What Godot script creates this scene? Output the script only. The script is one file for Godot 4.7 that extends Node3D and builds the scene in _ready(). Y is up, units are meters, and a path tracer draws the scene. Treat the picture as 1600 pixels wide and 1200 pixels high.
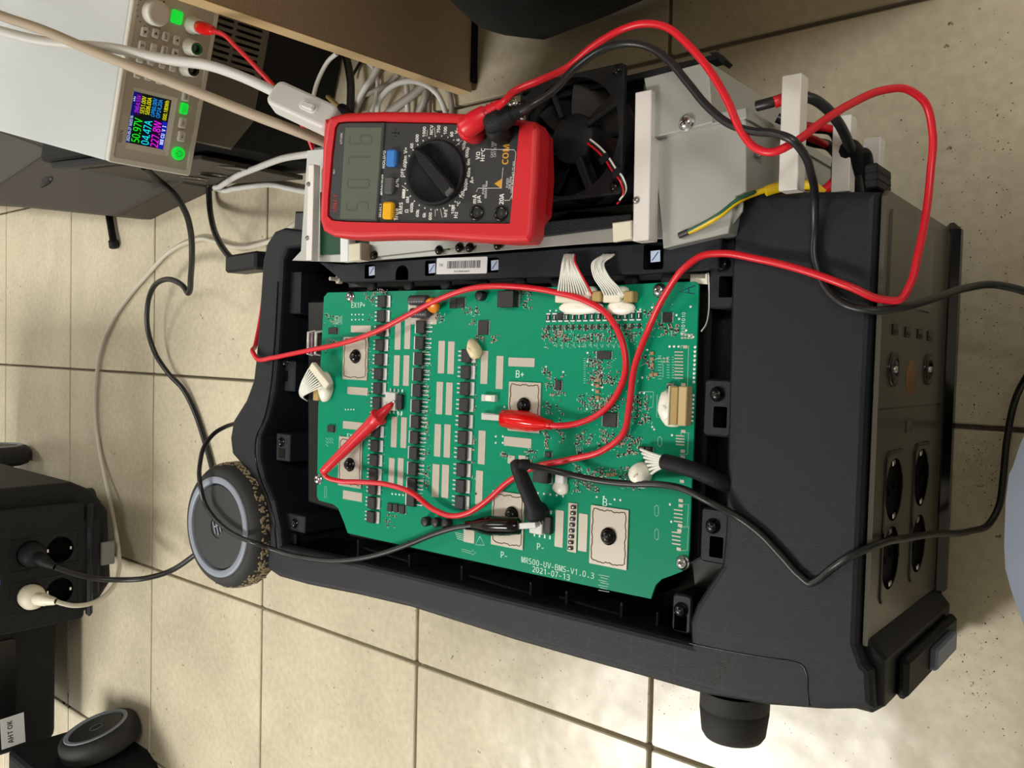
extends Node3D
# A workbench floor seen from above: an opened power station with its circuit board, a multimeter, a bench supply and their leads.
# The world is laid out on the floor's tile grid: x runs along the tile rows (away from the desk side), z across them, y is up, metres.

const TILE := 1.0 / 3.0
const EYE := Vector3(0, 0.73762, 0)
const LOOK := Vector3(-0.655927, -0.754117, 0.032665)      # where the lens points
const ACROSS := Vector3(0.753838, -0.656668, -0.022704)    # to the right in the frame
const DOWN := Vector3(0.038572, 0.009732, 0.999208)
const FOCAL := 1383.3                                       # in pixels of a 1600 x 1200 frame
const RIM := 0.193                                          # height of the opened station's rim above its lower side

var dev := Transform3D(Basis(Vector3(0.998534, -0.053986, 0.003802), Vector3(0.054021, 0.998492, -0.009789), Vector3(-0.003268, 0.009980, 0.999945)), Vector3(-0.19739, 0.0, 0.02474))
var meter := Transform3D()
var supply := Transform3D()
var M := {}
var taken := {}
var rng := RandomNumberGenerator.new()


# ---------------------------------------------------------------- measuring: a sight line from the photographer's eye meets a surface that stands in the room
func sight(px: float, py: float) -> Vector3:
	return LOOK * FOCAL + ACROSS * (px - 800.0) + DOWN * (py - 600.0)

func far(px: float, py: float, depth: float) -> Vector3:
	return EYE + sight(px, py) * (depth / FOCAL)

func on(t: Transform3D, px: float, py: float, h: float) -> Vector3:    # in t's own axes, on the plane h above t's floor
	var c := t.affine_inverse() * EYE
	var v := t.basis.inverse() * sight(px, py)
	return c + v * ((h - c.y) / v.y)

func ground(px: float, py: float, h := 0.0) -> Vector3:
	return on(Transform3D(), px, py, h)

func spot(a: Array) -> Vector3:   # [px, py, h]: h above the station's lower side; h < 0: -h above the floor; h > 0.45: that far from the eye
	if a.size() == 4:       # or a place in the room, written out
		return Vector3(a[0], a[1], a[2])
	if a[2] > 0.45:
		return far(a[0], a[1], a[2])
	if a[2] < 0:
		return ground(a[0], a[1], -a[2])
	return dev * on(dev, a[0], a[1], a[2])

func outline(t: Transform3D, h: float, pts: Array) -> PackedVector2Array:
	var out := PackedVector2Array()
	for p in pts:
		var q := on(t, p[0], p[1], h)
		out.append(Vector2(q.x, q.z))
	return out

func rounded(w: float, d: float, r: float, n := 4, c := Vector2.ZERO) -> PackedVector2Array:
	var out := PackedVector2Array()
	for k in 4:
		var o := Vector2([1, -1, -1, 1][k] * (w / 2 - r), [1, 1, -1, -1][k] * (d / 2 - r))
		for i in n + 1:
			out.append(c + o + Vector2.from_angle(k * PI / 2 + i * PI / 2 / n) * r)
	return out

func smooth(pts: Array, steps := 6) -> Array:
	var out := []
	for i in pts.size() - 1:
		var a: Vector3 = pts[max(i - 1, 0)]
		var b: Vector3 = pts[i]
		var c: Vector3 = pts[i + 1]
		var d: Vector3 = pts[min(i + 2, pts.size() - 1)]
		for k in steps:
			out.append(b.cubic_interpolate_in_time(c, a, d, float(k) / steps, b.distance_to(c) + 1e-5, -a.distance_to(b) - 1e-5, b.distance_to(c) + c.distance_to(d) + 2e-5))
	out.append(pts[-1])
	return out


# ---------------------------------------------------------------- shapes
class Shape:
	var v := PackedVector3Array()
	var n := PackedVector3Array()
	var uv := PackedVector2Array()

	func tri(a: Vector3, b: Vector3, c: Vector3, na: Vector3, nb: Vector3, nc: Vector3) -> void:
		if (b - a).cross(c - a).dot(na + nb + nc) > 0:
			v.append_array([a, c, b]); n.append_array([na, nc, nb])
		else:
			v.append_array([a, b, c]); n.append_array([na, nb, nc])
		uv.append_array([Vector2.ZERO, Vector2.ZERO, Vector2.ZERO])

	func quad(a: Vector3, b: Vector3, c: Vector3, d: Vector3, m: Vector3) -> void:
		tri(a, b, c, m, m, m); tri(a, c, d, m, m, m)

	func soft(a: Vector3, b: Vector3, c: Vector3, d: Vector3, na: Vector3, nb: Vector3, nc: Vector3, nd: Vector3) -> void:
		tri(a, b, c, na, nb, nc); tri(a, c, d, na, nc, nd)

	func picture(t: Transform3D, c: Vector3, w: float, d: float) -> void:   # a flat face with its own texture coordinates, facing t's y
		var m := t.basis.y.normalized()
		var p := [t * (c + Vector3(-w / 2, 0, -d / 2)), t * (c + Vector3(w / 2, 0, -d / 2)), t * (c + Vector3(w / 2, 0, d / 2)), t * (c + Vector3(-w / 2, 0, d / 2))]
		v.append_array([p[0], p[1], p[2], p[0], p[2], p[3]])
		for i in 6:
			n.append(m)
		uv.append_array([Vector2(0, 0), Vector2(1, 0), Vector2(1, 1), Vector2(0, 0), Vector2(1, 1), Vector2(0, 1)])

	func box(t: Transform3D, s: Vector3, ch := 0.0) -> Shape:
		var h := s / 2
		ch = minf(ch, minf(h.x, minf(h.y, h.z)) * 0.8)
		var ax := [t.basis.x.normalized(), t.basis.y.normalized(), t.basis.z.normalized()]
		for k in 3:
			var i := (k + 1) % 3
			var j := (k + 2) % 3
			for sg in [-1.0, 1.0]:
				var q := []
				for ab in [[-1, -1], [1, -1], [1, 1], [-1, 1]]:
					var p := Vector3.ZERO
					p[k] = sg * h[k]; p[i] = ab[0] * (h[i] - ch); p[j] = ab[1] * (h[j] - ch)
					q.append(t * p)
				quad(q[0], q[1], q[2], q[3], ax[k] * sg)
				if ch > 0:
					for sj in [-1.0, 1.0]:    # the bevel between faces k and i, along j
						var e := []
						for f in [[true, -1], [true, 1], [false, 1], [false, -1]]:
							var p := Vector3.ZERO
							p[k] = sg * (h[k] if f[0] else h[k] - ch); p[i] = sj * (h[i] - ch if f[0] else h[i]); p[j] = f[1] * (h[j] - ch)
							e.append(t * p)
						quad(e[0], e[1], e[2], e[3], (ax[k] * sg + ax[i] * sj).normalized())
		if ch > 0:
			for a in [-1.0, 1.0]:
				for b in [-1.0, 1.0]:
					for c in [-1.0, 1.0]:
						var m: Vector3 = (ax[0] * a + ax[1] * b + ax[2] * c).normalized()
						tri(t * Vector3(a * h.x, b * (h.y - ch), c * (h.z - ch)), t * Vector3(a * (h.x - ch), b * h.y, c * (h.z - ch)), t * Vector3(a * (h.x - ch), b * (h.y - ch), c * h.z), m, m, m)
		return self

	func slab(t: Transform3D, poly: PackedVector2Array, y0: float, y1: float, bevel := 0.0, holes: Array = [], bottom := true, steps := 1) -> Shape:   # an outline in x and z drawn up from y0 to y1, its upper edge bevelled or rounded
		if Geometry2D.is_polygon_clockwise(poly):
			poly.reverse()
		var k := poly.size()
		var inn := PackedVector2Array()
		for i in k:
			var a := poly[(i + k - 1) % k]
			var b := poly[i]
			var c := poly[(i + 1) % k]
			var na := (b - a).normalized().orthogonal()
			var nc := (c - b).normalized().orthogonal()
			var m := na + nc
			inn.append(-m / maxf(m.dot(na), 0.3) if m.length() > 0.01 else -na)
		var area := 0.0
		for i in k:
			area += poly[i].cross(poly[(i + 1) % k])
		var sgn := 1.0
		var test := PackedVector2Array()
		var area2 := 0.0
		for i in k:
			test.append(poly[i] + inn[i] * 1e-5)
		for i in k:
			area2 += test[i].cross(test[(i + 1) % k])
		if absf(area2) > absf(area):
			sgn = -1.0
		var rings := [[0.0, y0], [0.0, y1 - bevel]]
		for s in range(1, steps + 1):
			var w := PI / 2 * s / steps
			rings.append([bevel * (1 - cos(w)), y1 - bevel + bevel * sin(w)] if steps > 1 else [bevel, y1])
		for r in rings.size() - 1:
			if r > 0 and bevel == 0.0:
				break
			for i in k:
				var j := (i + 1) % k
				var p := []
				for e in [[i, r], [j, r], [j, r + 1], [i, r + 1]]:
					var w: Vector2 = poly[e[0]] + inn[e[0]] * sgn * rings[e[1]][0]
					p.append(t * Vector3(w.x, rings[e[1]][1], w.y))
				var d2 := (poly[j] - poly[i]).normalized().orthogonal() * sgn
				var up: float = 0.0 if r == 0 else (r - 0.5) / steps * PI / 2 if steps > 1 else PI / 4
				var m := (t.basis * Vector3(d2.x * cos(up), sin(up), d2.y * cos(up))).normalized()
				quad(p[0], p[1], p[2], p[3], m)
		var top := PackedVector2Array()
		for i in k:
			top.append(poly[i] + inn[i] * sgn * bevel)
		var m2 := t.basis.y.normalized()
		for hp in holes:
			var c2 := Vector2.ZERO
			for q in hp:
				c2 += q / hp.size()
			for i in hp.size():
				var a: Vector2 = hp[i]
				var b: Vector2 = hp[(i + 1) % hp.size()]
				var m := (t.basis * Vector3(c2.x - (a.x + b.x) / 2, 0, c2.y - (a.y + b.y) / 2)).normalized()
				quad(t * Vector3(a.x, y0, a.y), t * Vector3(b.x, y0, b.y), t * Vector3(b.x, y1, b.y), t * Vector3(a.x, y1, a.y), m)
		for cap in pieces(top, holes):
			flat(t, cap, y1, m2)
		if bottom:
			for cap in pieces(poly, holes):
				flat(t, cap, y0, -m2)
		return self

	func pieces(outer: PackedVector2Array, holes: Array) -> Array:   # cuts the outline into bands through the middle of each hole, so that no band holds a whole one
		if holes.is_empty():
			return [outer]
		var cuts := [-50.0]
		for h in holes:
			var c := 0.0
			for q in h:
				c += q.x / h.size()
			cuts.append(c)
		cuts.append(50.0)
		cuts.sort()
		var out := []
		for i in cuts.size() - 1:
			if cuts[i + 1] - cuts[i] < 2e-5:
				continue
			var band := PackedVector2Array([Vector2(cuts[i], -50), Vector2(cuts[i + 1], -50), Vector2(cuts[i + 1], 50), Vector2(cuts[i], 50)])
			var now := Geometry2D.intersect_polygons(outer, band)
			for h in holes:
				var next := []
				for p in now:
					next.append_array(Geometry2D.clip_polygons(p, h))
				now.assign(next)
			out.append_array(now)
		return out

	func flat(t: Transform3D, poly: PackedVector2Array, y: float, m: Vector3) -> void:
		var ix := Geometry2D.triangulate_polygon(poly)
		for i in range(0, ix.size(), 3):
			tri(t * Vector3(poly[ix[i]].x, y, poly[ix[i]].y), t * Vector3(poly[ix[i + 1]].x, y, poly[ix[i + 1]].y), t * Vector3(poly[ix[i + 2]].x, y, poly[ix[i + 2]].y), m, m, m)

	func lathe(t: Transform3D, prof: Array, seg := 24, crisp := false, from := 0.0, sweep := TAU) -> Shape:   # prof: [radius, height] round t's y, drawn from the bottom up on the outside
		for i in prof.size() - 1:
			var a := Vector2(prof[i][0], prof[i][1])
			var b := Vector2(prof[i + 1][0], prof[i + 1][1])
			if a.distance_to(b) < 1e-7:
				continue
			var na := (b - a).normalized()
			var nb := na
			if not crisp:
				if i > 0:
					na = (na + (a - Vector2(prof[i - 1][0], prof[i - 1][1])).normalized()).normalized()
				if i < prof.size() - 2:
					nb = (nb + (Vector2(prof[i + 2][0], prof[i + 2][1]) - b).normalized()).normalized()
			for k in seg:
				var p := []
				var m := []
				for e in [[k, 0], [k + 1, 0], [k + 1, 1], [k, 1]]:
					var w: float = from + sweep * e[0] / seg
					var q: Vector2 = b if e[1] else a
					var d: Vector2 = nb if e[1] else na
					p.append(t * Vector3(q.x * cos(w), q.y, q.x * sin(w)))
					m.append((t.basis * Vector3(d.y * cos(w), -d.x, d.y * sin(w))).normalized())
				soft(p[0], p[1], p[2], p[3], m[0], m[1], m[2], m[3])
		return self

	func tube(pts: Array, r, seg := 8) -> Shape:
		var k := pts.size()
		var up := Vector3.UP
		var rings := []
		var nrm := []
		for i in k:
			var d: Vector3 = (pts[mini(i + 1, k - 1)] - pts[maxi(i - 1, 0)]).normalized()
			if absf(d.dot(up)) > 0.95:
				up = d.cross(Vector3.RIGHT if absf(d.x) < 0.8 else Vector3.BACK).normalized()
			var s := d.cross(up).normalized()
			up = s.cross(d).normalized()
			var rr: float = r[i] if r is Array else r
			var ring := []
			var rn := []
			for j in seg:
				var m := s * cos(TAU * j / seg) + up * sin(TAU * j / seg)
				rn.append(m); ring.append(pts[i] + m * rr)
			rings.append(ring); nrm.append(rn)
		for i in k - 1:
			for j in seg:
				var q := (j + 1) % seg
				soft(rings[i][j], rings[i][q], rings[i + 1][q], rings[i + 1][j], nrm[i][j], nrm[i][q], nrm[i + 1][q], nrm[i + 1][j])
		for e in [[0, 1], [k - 1, k - 2]]:
			var m: Vector3 = (pts[e[0]] - pts[e[1]]).normalized()
			for j in seg:
				tri(pts[e[0]], rings[e[0]][j], rings[e[0]][(j + 1) % seg], m, m, m)
		return self

	func blob(t: Transform3D, s: Vector3, wob := 0.0, seed_ := 1.0, flat_below := -9.0) -> Shape:   # an uneven rounded lump
		var f := func(a: float, b: float) -> Vector3:
			var d := Vector3(cos(b) * cos(a), sin(b), cos(b) * sin(a))
			var q := 1.0 + wob * (sin(3.0 * a + seed_) * cos(2.0 * b) + 0.6 * sin(5.0 * a + 2.3 * seed_ + 3.0 * b))
			var p := Vector3(d.x * s.x, d.y * s.y, d.z * s.z) * q
			p.y = maxf(p.y, flat_below)
			return p
		for i in 12:
			for k in 20:
				var p := []
				var m := []
				for e in [[k, i], [k + 1, i], [k + 1, i + 1], [k, i + 1]]:
					var a: float = TAU * e[0] / 20
					var b: float = -PI / 2 + PI * e[1] / 12
					var q: Vector3 = f.call(a, b)
					p.append(t * q)
					m.append((t.basis * Vector3(q.x / s.x / s.x, q.y / s.y / s.y, q.z / s.z / s.z)).normalized())
				soft(p[0], p[1], p[2], p[3], m[0], m[1], m[2], m[3])
		return self

	func add(st: SurfaceTool) -> void:
		var a := st.commit_to_arrays()
		if a[Mesh.ARRAY_VERTEX] == null:
			return
		var pv: PackedVector3Array = a[Mesh.ARRAY_VERTEX]
		var pn: PackedVector3Array = a[Mesh.ARRAY_NORMAL]
		var ix = a[Mesh.ARRAY_INDEX]
		if ix == null or ix.is_empty():
			ix = range(pv.size())
		for i in ix:
			v.append(pv[i]); n.append(pn[i]); uv.append(Vector2.ZERO)

	func arrays() -> Array:
		var a := []
		a.resize(Mesh.ARRAY_MAX)
		a[Mesh.ARRAY_VERTEX] = v; a[Mesh.ARRAY_NORMAL] = n; a[Mesh.ARRAY_TEX_UV] = uv
		return a


func at(p: Vector3, turn := 0.0) -> Transform3D:
	return Transform3D(Basis(Vector3.UP, turn), p)

func aim(a: Vector3, b: Vector3) -> Transform3D:    # y runs from a towards b
	var y := (b - a).normalized()
	var x := y.cross(Vector3.UP if absf(y.y) < 0.9 else Vector3.RIGHT).normalized()
	return Transform3D(Basis(x, y, x.cross(y)), a)

var fonts := {}
func words(s: Shape, text: String, t: Transform3D, c: Vector3, size: float, turn := 0.0, face := "Droid Sans", thick := 0.00012, bold := false) -> void:   # lettering that lies on t's plane; size: cap height; turn: about the plane's normal
	var key := face + str(bold)
	if not fonts.has(key):
		var f := SystemFont.new()
		f.font_names = PackedStringArray([face])
		f.font_weight = 700 if bold else 400
		fonts[key] = f
	var m := TextMesh.new()
	m.text = text; m.font = fonts[key]; m.font_size = 16; m.pixel_size = size / 11.6; m.depth = thick; m.curve_step = 3.0
	var st := SurfaceTool.new()
	st.begin(Mesh.PRIMITIVE_TRIANGLES)
	st.append_from(m, 0, t * Transform3D(Basis(Vector3.UP, turn) * Basis(Vector3.RIGHT, -PI / 2), c))
	s.add(st)


# ---------------------------------------------------------------- naming and placing
func numbered(called: String) -> String:
	var k: int = taken.get(called, 0)
	taken[called] = k + 1
	return called if k == 0 else "%s_%03d" % [called, k]

func thing(called: String, label: String, category: String, where := Transform3D(), group := "") -> Node3D:
	var o := Node3D.new()
	o.name = numbered(called)
	o.transform = where
	add_child(o)
	return tag(o, label, category, group)

func tag(o: Node3D, label: String, category: String, group := "") -> Node3D:
	o.set_meta("label", label); o.set_meta("category", category)
	if group:
		o.set_meta("group", group)
	return o

func obj(called: String, s, m, parent: Node3D = null, where := Transform3D()) -> MeshInstance3D:   # s: a Shape with material m, or [[shape, material], ...]
	var o := MeshInstance3D.new()
	var me := ArrayMesh.new()
	for e in (s if s is Array else [[s, m]]):
		if e[0].v.size():
			me.add_surface_from_arrays(Mesh.PRIMITIVE_TRIANGLES, e[0].arrays())
			me.surface_set_material(me.get_surface_count() - 1, e[1])
	o.mesh = me
	o.transform = where
	return put(called, o, parent)

func put(called: String, o: MeshInstance3D, parent: Node3D) -> MeshInstance3D:
	if parent == null:
		o.name = numbered(called)
		add_child(o)
	else:
		var k := 0
		var want := called
		while parent.has_node(NodePath(want)):
			k += 1
			want = "%s_%03d" % [called, k]
		o.name = want
		parent.add_child(o, true)
	return o

func copy(called: String, src: MeshInstance3D, where: Transform3D, parent: Node3D) -> MeshInstance3D:
	var o := MeshInstance3D.new()
	o.mesh = src.mesh
	o.transform = where
	return put(called, o, parent)

func note(o: Node3D, label: String) -> Node3D:
	o.set_meta("label", label)
	return o

func stuff(o: Node3D) -> Node3D:
	o.set_meta("kind", "stuff")
	return o

func struct(o: Node3D) -> Node3D:
	o.set_meta("kind", "structure")
	return o


# ---------------------------------------------------------------- materials
func mat(c: Color, rough := 0.5, metal := 0.0, spec := 0.5) -> StandardMaterial3D:
	var m := StandardMaterial3D.new()
	m.albedo_color = c; m.roughness = rough; m.metallic = metal; m.metallic_specular = spec
	return m

func glow(c: Color, e: float, base := Color(0.02, 0.02, 0.02)) -> StandardMaterial3D:
	var m := mat(base, 0.3)
	m.emission_enabled = true; m.emission = c; m.emission_energy_multiplier = e
	return m

func noise(freq: float, kind := FastNoiseLite.TYPE_SIMPLEX_SMOOTH, oct := 3, sd := 1) -> FastNoiseLite:
	var f := FastNoiseLite.new()
	f.noise_type = kind; f.frequency = freq; f.fractal_octaves = oct; f.seed = sd
	return f

func bumps(freq: float, strength: float, size := 256, sd := 1) -> NoiseTexture2D:
	var t := NoiseTexture2D.new()
	t.width = size; t.height = size; t.seamless = true; t.as_normal_map = true; t.bump_strength = strength; t.noise = noise(freq, FastNoiseLite.TYPE_SIMPLEX_SMOOTH, 3, sd)
	return t

func grain(m: StandardMaterial3D, freq: float, strength: float, scale: float, sd := 1) -> StandardMaterial3D:
	m.normal_enabled = true; m.normal_texture = bumps(freq, strength, 256, sd); m.normal_scale = 0.5
	m.uv1_triplanar = true; m.uv1_scale = Vector3.ONE * scale
	return m

func shades(a: Color, b: Color, freq: float, oct := 3, sd := 2, size := 256) -> NoiseTexture2D:
	var t := NoiseTexture2D.new()
	t.width = size; t.height = size; t.seamless = true; t.noise = noise(freq, FastNoiseLite.TYPE_SIMPLEX_SMOOTH, oct, sd)
	var g := Gradient.new()
	g.offsets = PackedFloat32Array([0.25, 0.75]); g.colors = PackedColorArray([a, b])
	t.color_ramp = g
	return t

func tile_picture() -> ImageTexture:   # glazed beige tile: cloudy tone, grit trodden into the glaze, a few stains
	var s := 1024
	var cloud := noise(0.006, FastNoiseLite.TYPE_SIMPLEX_SMOOTH, 4, 7)
	var fine := noise(0.09, FastNoiseLite.TYPE_SIMPLEX_SMOOTH, 3, 9)
	var a := cloud.get_seamless_image(s, s)
	var b := fine.get_seamless_image(s, s)
	var im := Image.create(s, s, false, Image.FORMAT_RGB8)
	var warm := Color(0.80, 0.765, 0.69)
	for y in s:
		for x in s:
			var k := 0.93 + 0.10 * (a.get_pixel(x, y).r - 0.5) + 0.09 * (b.get_pixel(x, y).r - 0.5)
			im.set_pixel(x, y, Color(warm.r * k * 1.04, warm.g * k * 1.035, warm.b * k))
	var r := RandomNumberGenerator.new()
	r.seed = 31
	for i in 900:
		var x := r.randi() % s
		var y := r.randi() % s
		var dark := r.randf_range(0.3, 0.75)
		if fine.get_noise_2d(x * 0.07, y * 0.07) < -0.02 and r.randf() < 0.6:
			continue
		var n := 1 if r.randf() < 0.8 else 2 + r.randi() % 5
		for k in n:
			var c := im.get_pixel(x % s, y % s)
			im.set_pixel(x % s, y % s, Color(c.r * dark, c.g * dark * 0.95, c.b * dark * 0.85))
			x = (x + r.randi() % 2) % s
			y = (y + r.randi() % 3 - 1 + s) % s
	return ImageTexture.create_from_image(im)

func make_materials() -> void:
	M.black = grain(mat(Color(0.086, 0.102, 0.128), 0.45, 0.0, 0.38), 0.2, 3.0, 28.0)
	M.black_deep = mat(Color(0.055, 0.056, 0.06), 0.32)
	M.black_soft = grain(mat(Color(0.095, 0.10, 0.11), 0.6, 0.0, 0.35), 0.12, 4.0, 22.0, 4)
	M.black_gloss = mat(Color(0.04, 0.04, 0.042), 0.16)
	M.panel_gloss = mat(Color(0.30, 0.29, 0.255), 0.25)
	M.pit = mat(Color(0.012, 0.012, 0.013), 0.7, 0.0, 0.2)
	M.display_off = mat(Color(0.30, 0.30, 0.28), 0.08)
	M.rubber = grain(mat(Color(0.12, 0.12, 0.122), 0.7), 0.1, 5.0, 30.0, 6)
	M.grey_ring = mat(Color(0.52, 0.55, 0.60), 0.45)
	M.grey_plain = mat(Color(0.46, 0.46, 0.45), 0.5)
	M.grey_tab = mat(Color(0.42, 0.47, 0.55), 0.5)
	M.dust = grain(mat(Color(0.60, 0.54, 0.43), 0.9), 0.1, 6.0, 30.0, 8)
	M.sheet = mat(Color(0.66, 0.67, 0.65), 0.42, 0.5)
	M.alu = mat(Color(0.86, 0.845, 0.825), 0.5, 0.3)
	M.chrome = mat(Color(0.85, 0.86, 0.88), 0.18, 1.0)
	M.steel = mat(Color(0.66, 0.66, 0.66), 0.3, 0.9)
	M.screw_black = mat(Color(0.05, 0.05, 0.055), 0.22, 0.3)
	M.board = mat(Color(0.0, 0.53, 0.395), 0.36, 0.0, 0.3)
	M.board_edge = mat(Color(0.05, 0.26, 0.16), 0.6)
	M.tin = mat(Color(0.74, 0.71, 0.66), 0.4, 0.35)
	M.tin_bright = mat(Color(0.88, 0.89, 0.88), 0.3, 0.5)
	M.flux = mat(Color(0.33, 0.24, 0.12), 0.5)
	M.silk = mat(Color(0.82, 0.92, 0.87), 0.6)
	M.chip = mat(Color(0.10, 0.10, 0.105), 0.5)
	M.chip_brown = mat(Color(0.42, 0.30, 0.20), 0.5)
	M.cap_tan = mat(Color(0.62, 0.50, 0.36), 0.5)
	M.white_nylon = mat(Color(0.88, 0.86, 0.78), 0.5)
	M.glue = mat(Color(0.93, 0.92, 0.87), 0.35)
	M.gold_plastic = mat(Color(0.68, 0.58, 0.36), 0.45)
	M.tan_light = mat(Color(0.78, 0.68, 0.50), 0.45)
	M.orange = mat(Color(0.85, 0.50, 0.05), 0.3)
	M.white_wire = mat(Color(0.90, 0.90, 0.87), 0.45)
	M.red_wire = mat(Color(0.83, 0.095, 0.16), 0.36)
	M.red_clip = mat(Color(0.86, 0.05, 0.06), 0.16)
	M.red_holster = mat(Color(0.80, 0.115, 0.155), 0.45)
	M.red_dark = mat(Color(0.55, 0.05, 0.07), 0.35)
	M.black_wire = mat(Color(0.10, 0.105, 0.115), 0.38)
	M.meter_face = grain(mat(Color(0.16, 0.165, 0.17), 0.5), 0.2, 2.0, 40.0, 13)
	M.lcd = mat(Color(0.37, 0.40, 0.355), 0.09)
	M.lcd_frame = mat(Color(0.27, 0.28, 0.29), 0.12)
	M.ink = mat(Color(0.88, 0.88, 0.86), 0.6)
	M.ink_gold = mat(Color(0.80, 0.58, 0.12), 0.5)
	M.ink_red = mat(Color(0.65, 0.12, 0.14), 0.5)
	M.ink_dark = mat(Color(0.12, 0.12, 0.12), 0.6)
	M.ink_blue = mat(Color(0.10, 0.16, 0.40), 0.5)
	M.button_blue = mat(Color(0.22, 0.48, 0.80), 0.4)
	M.button_yellow = mat(Color(0.92, 0.68, 0.05), 0.4)
	M.button_grey = mat(Color(0.30, 0.30, 0.31), 0.5)
	M.paper = mat(Color(0.90, 0.91, 0.92), 0.55)
	M.supply_white = grain(mat(Color(0.77, 0.79, 0.80), 0.5), 0.2, 2.0, 20.0, 14)
	M.supply_front = mat(Color(0.76, 0.74, 0.69), 0.5)
	M.supply_frame = mat(Color(0.83, 0.82, 0.78), 0.45)
	M.key = mat(Color(0.85, 0.85, 0.82), 0.45)
	M.green_lit = glow(Color(0.02, 1.0, 0.25), 1.1, Color(0.1, 0.6, 0.25))
	M.wood = mat(Color(0.86, 0.765, 0.65), 0.5)
	M.wood.albedo_texture = shades(Color(0.92, 0.92, 0.92), Color(1.0, 1.0, 1.0), 0.03)
	M.wood.uv1_triplanar = true; M.wood.uv1_scale = Vector3(4, 40, 40)
	M.wood_edge = mat(Color(0.86, 0.74, 0.55), 0.5)
	M.taupe = grain(mat(Color(0.205, 0.182, 0.16), 0.55), 0.12, 3.0, 18.0, 15)
	M.vent_plate = grain(mat(Color(0.40, 0.38, 0.345), 0.5), 0.12, 3.0, 18.0, 25)
	M.ribbed = grain(mat(Color(0.27, 0.27, 0.26), 0.6), 0.3, 6.0, 14.0, 16)
	M.fabric = grain(mat(Color(0.05, 0.055, 0.055), 0.85), 0.1, 8.0, 14.0, 17)
	M.denim = grain(mat(Color(0.50, 0.54, 0.61), 0.9), 0.3, 6.0, 60.0, 18)
	M.cord_pale = mat(Color(0.78, 0.76, 0.70), 0.5)
	M.cable_white = mat(Color(0.84, 0.84, 0.83), 0.45)
	M.cable_beige = grain(mat(Color(0.72, 0.66, 0.58), 0.6), 0.1, 3.0, 30.0, 19)
	M.yellow_wire = mat(Color(0.86, 0.72, 0.05), 0.45)
	M.green_wire = mat(Color(0.10, 0.33, 0.22), 0.45)
	M.wall = mat(Color(0.80, 0.79, 0.76), 0.9)
	M.grout = grain(mat(Color(0.50, 0.47, 0.41), 0.95), 0.1, 5.0, 20.0, 20)
	M.tile = mat(Color(1, 1, 1), 0.27)
	M.tile.albedo_texture = tile_picture()
	M.tile.uv1_triplanar = true; M.tile.uv1_world_triplanar = true; M.tile.uv1_scale = Vector3.ONE * 0.83
	M.tile.normal_enabled = true; M.tile.normal_texture = bumps(0.02, 2.0, 512, 21); M.tile.normal_scale = 0.25
	M.lamp = glow(Color(1.0, 0.98, 0.93), 3.0, Color(0.9, 0.9, 0.9))


# ---------------------------------------------------------------- the scene
func _ready() -> void:
	rng.seed = 5
	var cam := Camera3D.new()
	cam.name = "camera"
	cam.transform = Transform3D(Basis(ACROSS, -DOWN, -LOOK).orthonormalized(), EYE)
	cam.fov = rad_to_deg(2.0 * atan(600.0 / FOCAL))
	cam.near = 0.02; cam.far = 40.0
	add_child(cam)
	cam.current = true
	var env := Environment.new()
	env.background_mode = Environment.BG_COLOR
	env.background_color = Color(0.5, 0.55, 0.6)
	env.tonemap_mode = Environment.TONE_MAPPER_LINEAR
	env.tonemap_exposure = 0.52
	env.sdfgi_enabled = true; env.ssao_enabled = true; env.ssil_enabled = true
	var we := WorldEnvironment.new()
	we.name = "environment"
	we.environment = env
	add_child(we)
	make_materials()
	lamp(Vector3(-1.75, 2.62, 1.75), 1.2, 0.6, 18.0, "ceiling light panel straight above the open tiles beside the station")
	lamp(Vector3(1.45, 2.62, -0.75), 0.8, 0.6, 8.5, "added fill light panel behind the person, on the desk side of the room")  # no such lamp is known; fill added to lighten desk panel and near tiles
	lamp(Vector3(-2.6, 2.62, -0.9), 1.2, 0.6, 4.5, "ceiling light panel over the bench supply")
	room()
	desk()
	power_station()
	multimeter()
	bench_supply()
	neighbours()
	leads()
	cables()
	loose_things()


func lamp(p: Vector3, w: float, d: float, energy: float, label: String) -> void:
	var o := thing("ceiling_lamp", label, "lamp", at(p))
	obj("frame", Shape.new().slab(Transform3D(), rounded(w + 0.05, d + 0.05, 0.02), 0.0, 0.08, 0.005, [rounded(w, d, 0.015)]), M.paper, o)
	obj("diffuser", Shape.new().box(at(Vector3(0, 0.03, 0)), Vector3(w - 0.002, 0.02, d - 0.002), 0.002), M.lamp, o)
	var l := AreaLight3D.new()
	l.name = "light"
	l.area_size = Vector2(w, d)
	l.light_energy = energy
	l.light_color = Color(1.0, 0.99, 0.97)
	if "area_range" in l:
		l.area_range = 9.0
	l.shadow_enabled = true
	l.transform = Transform3D(Basis(Vector3.RIGHT, -PI / 2), Vector3(0, 0.012, 0))
	o.add_child(l)


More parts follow.
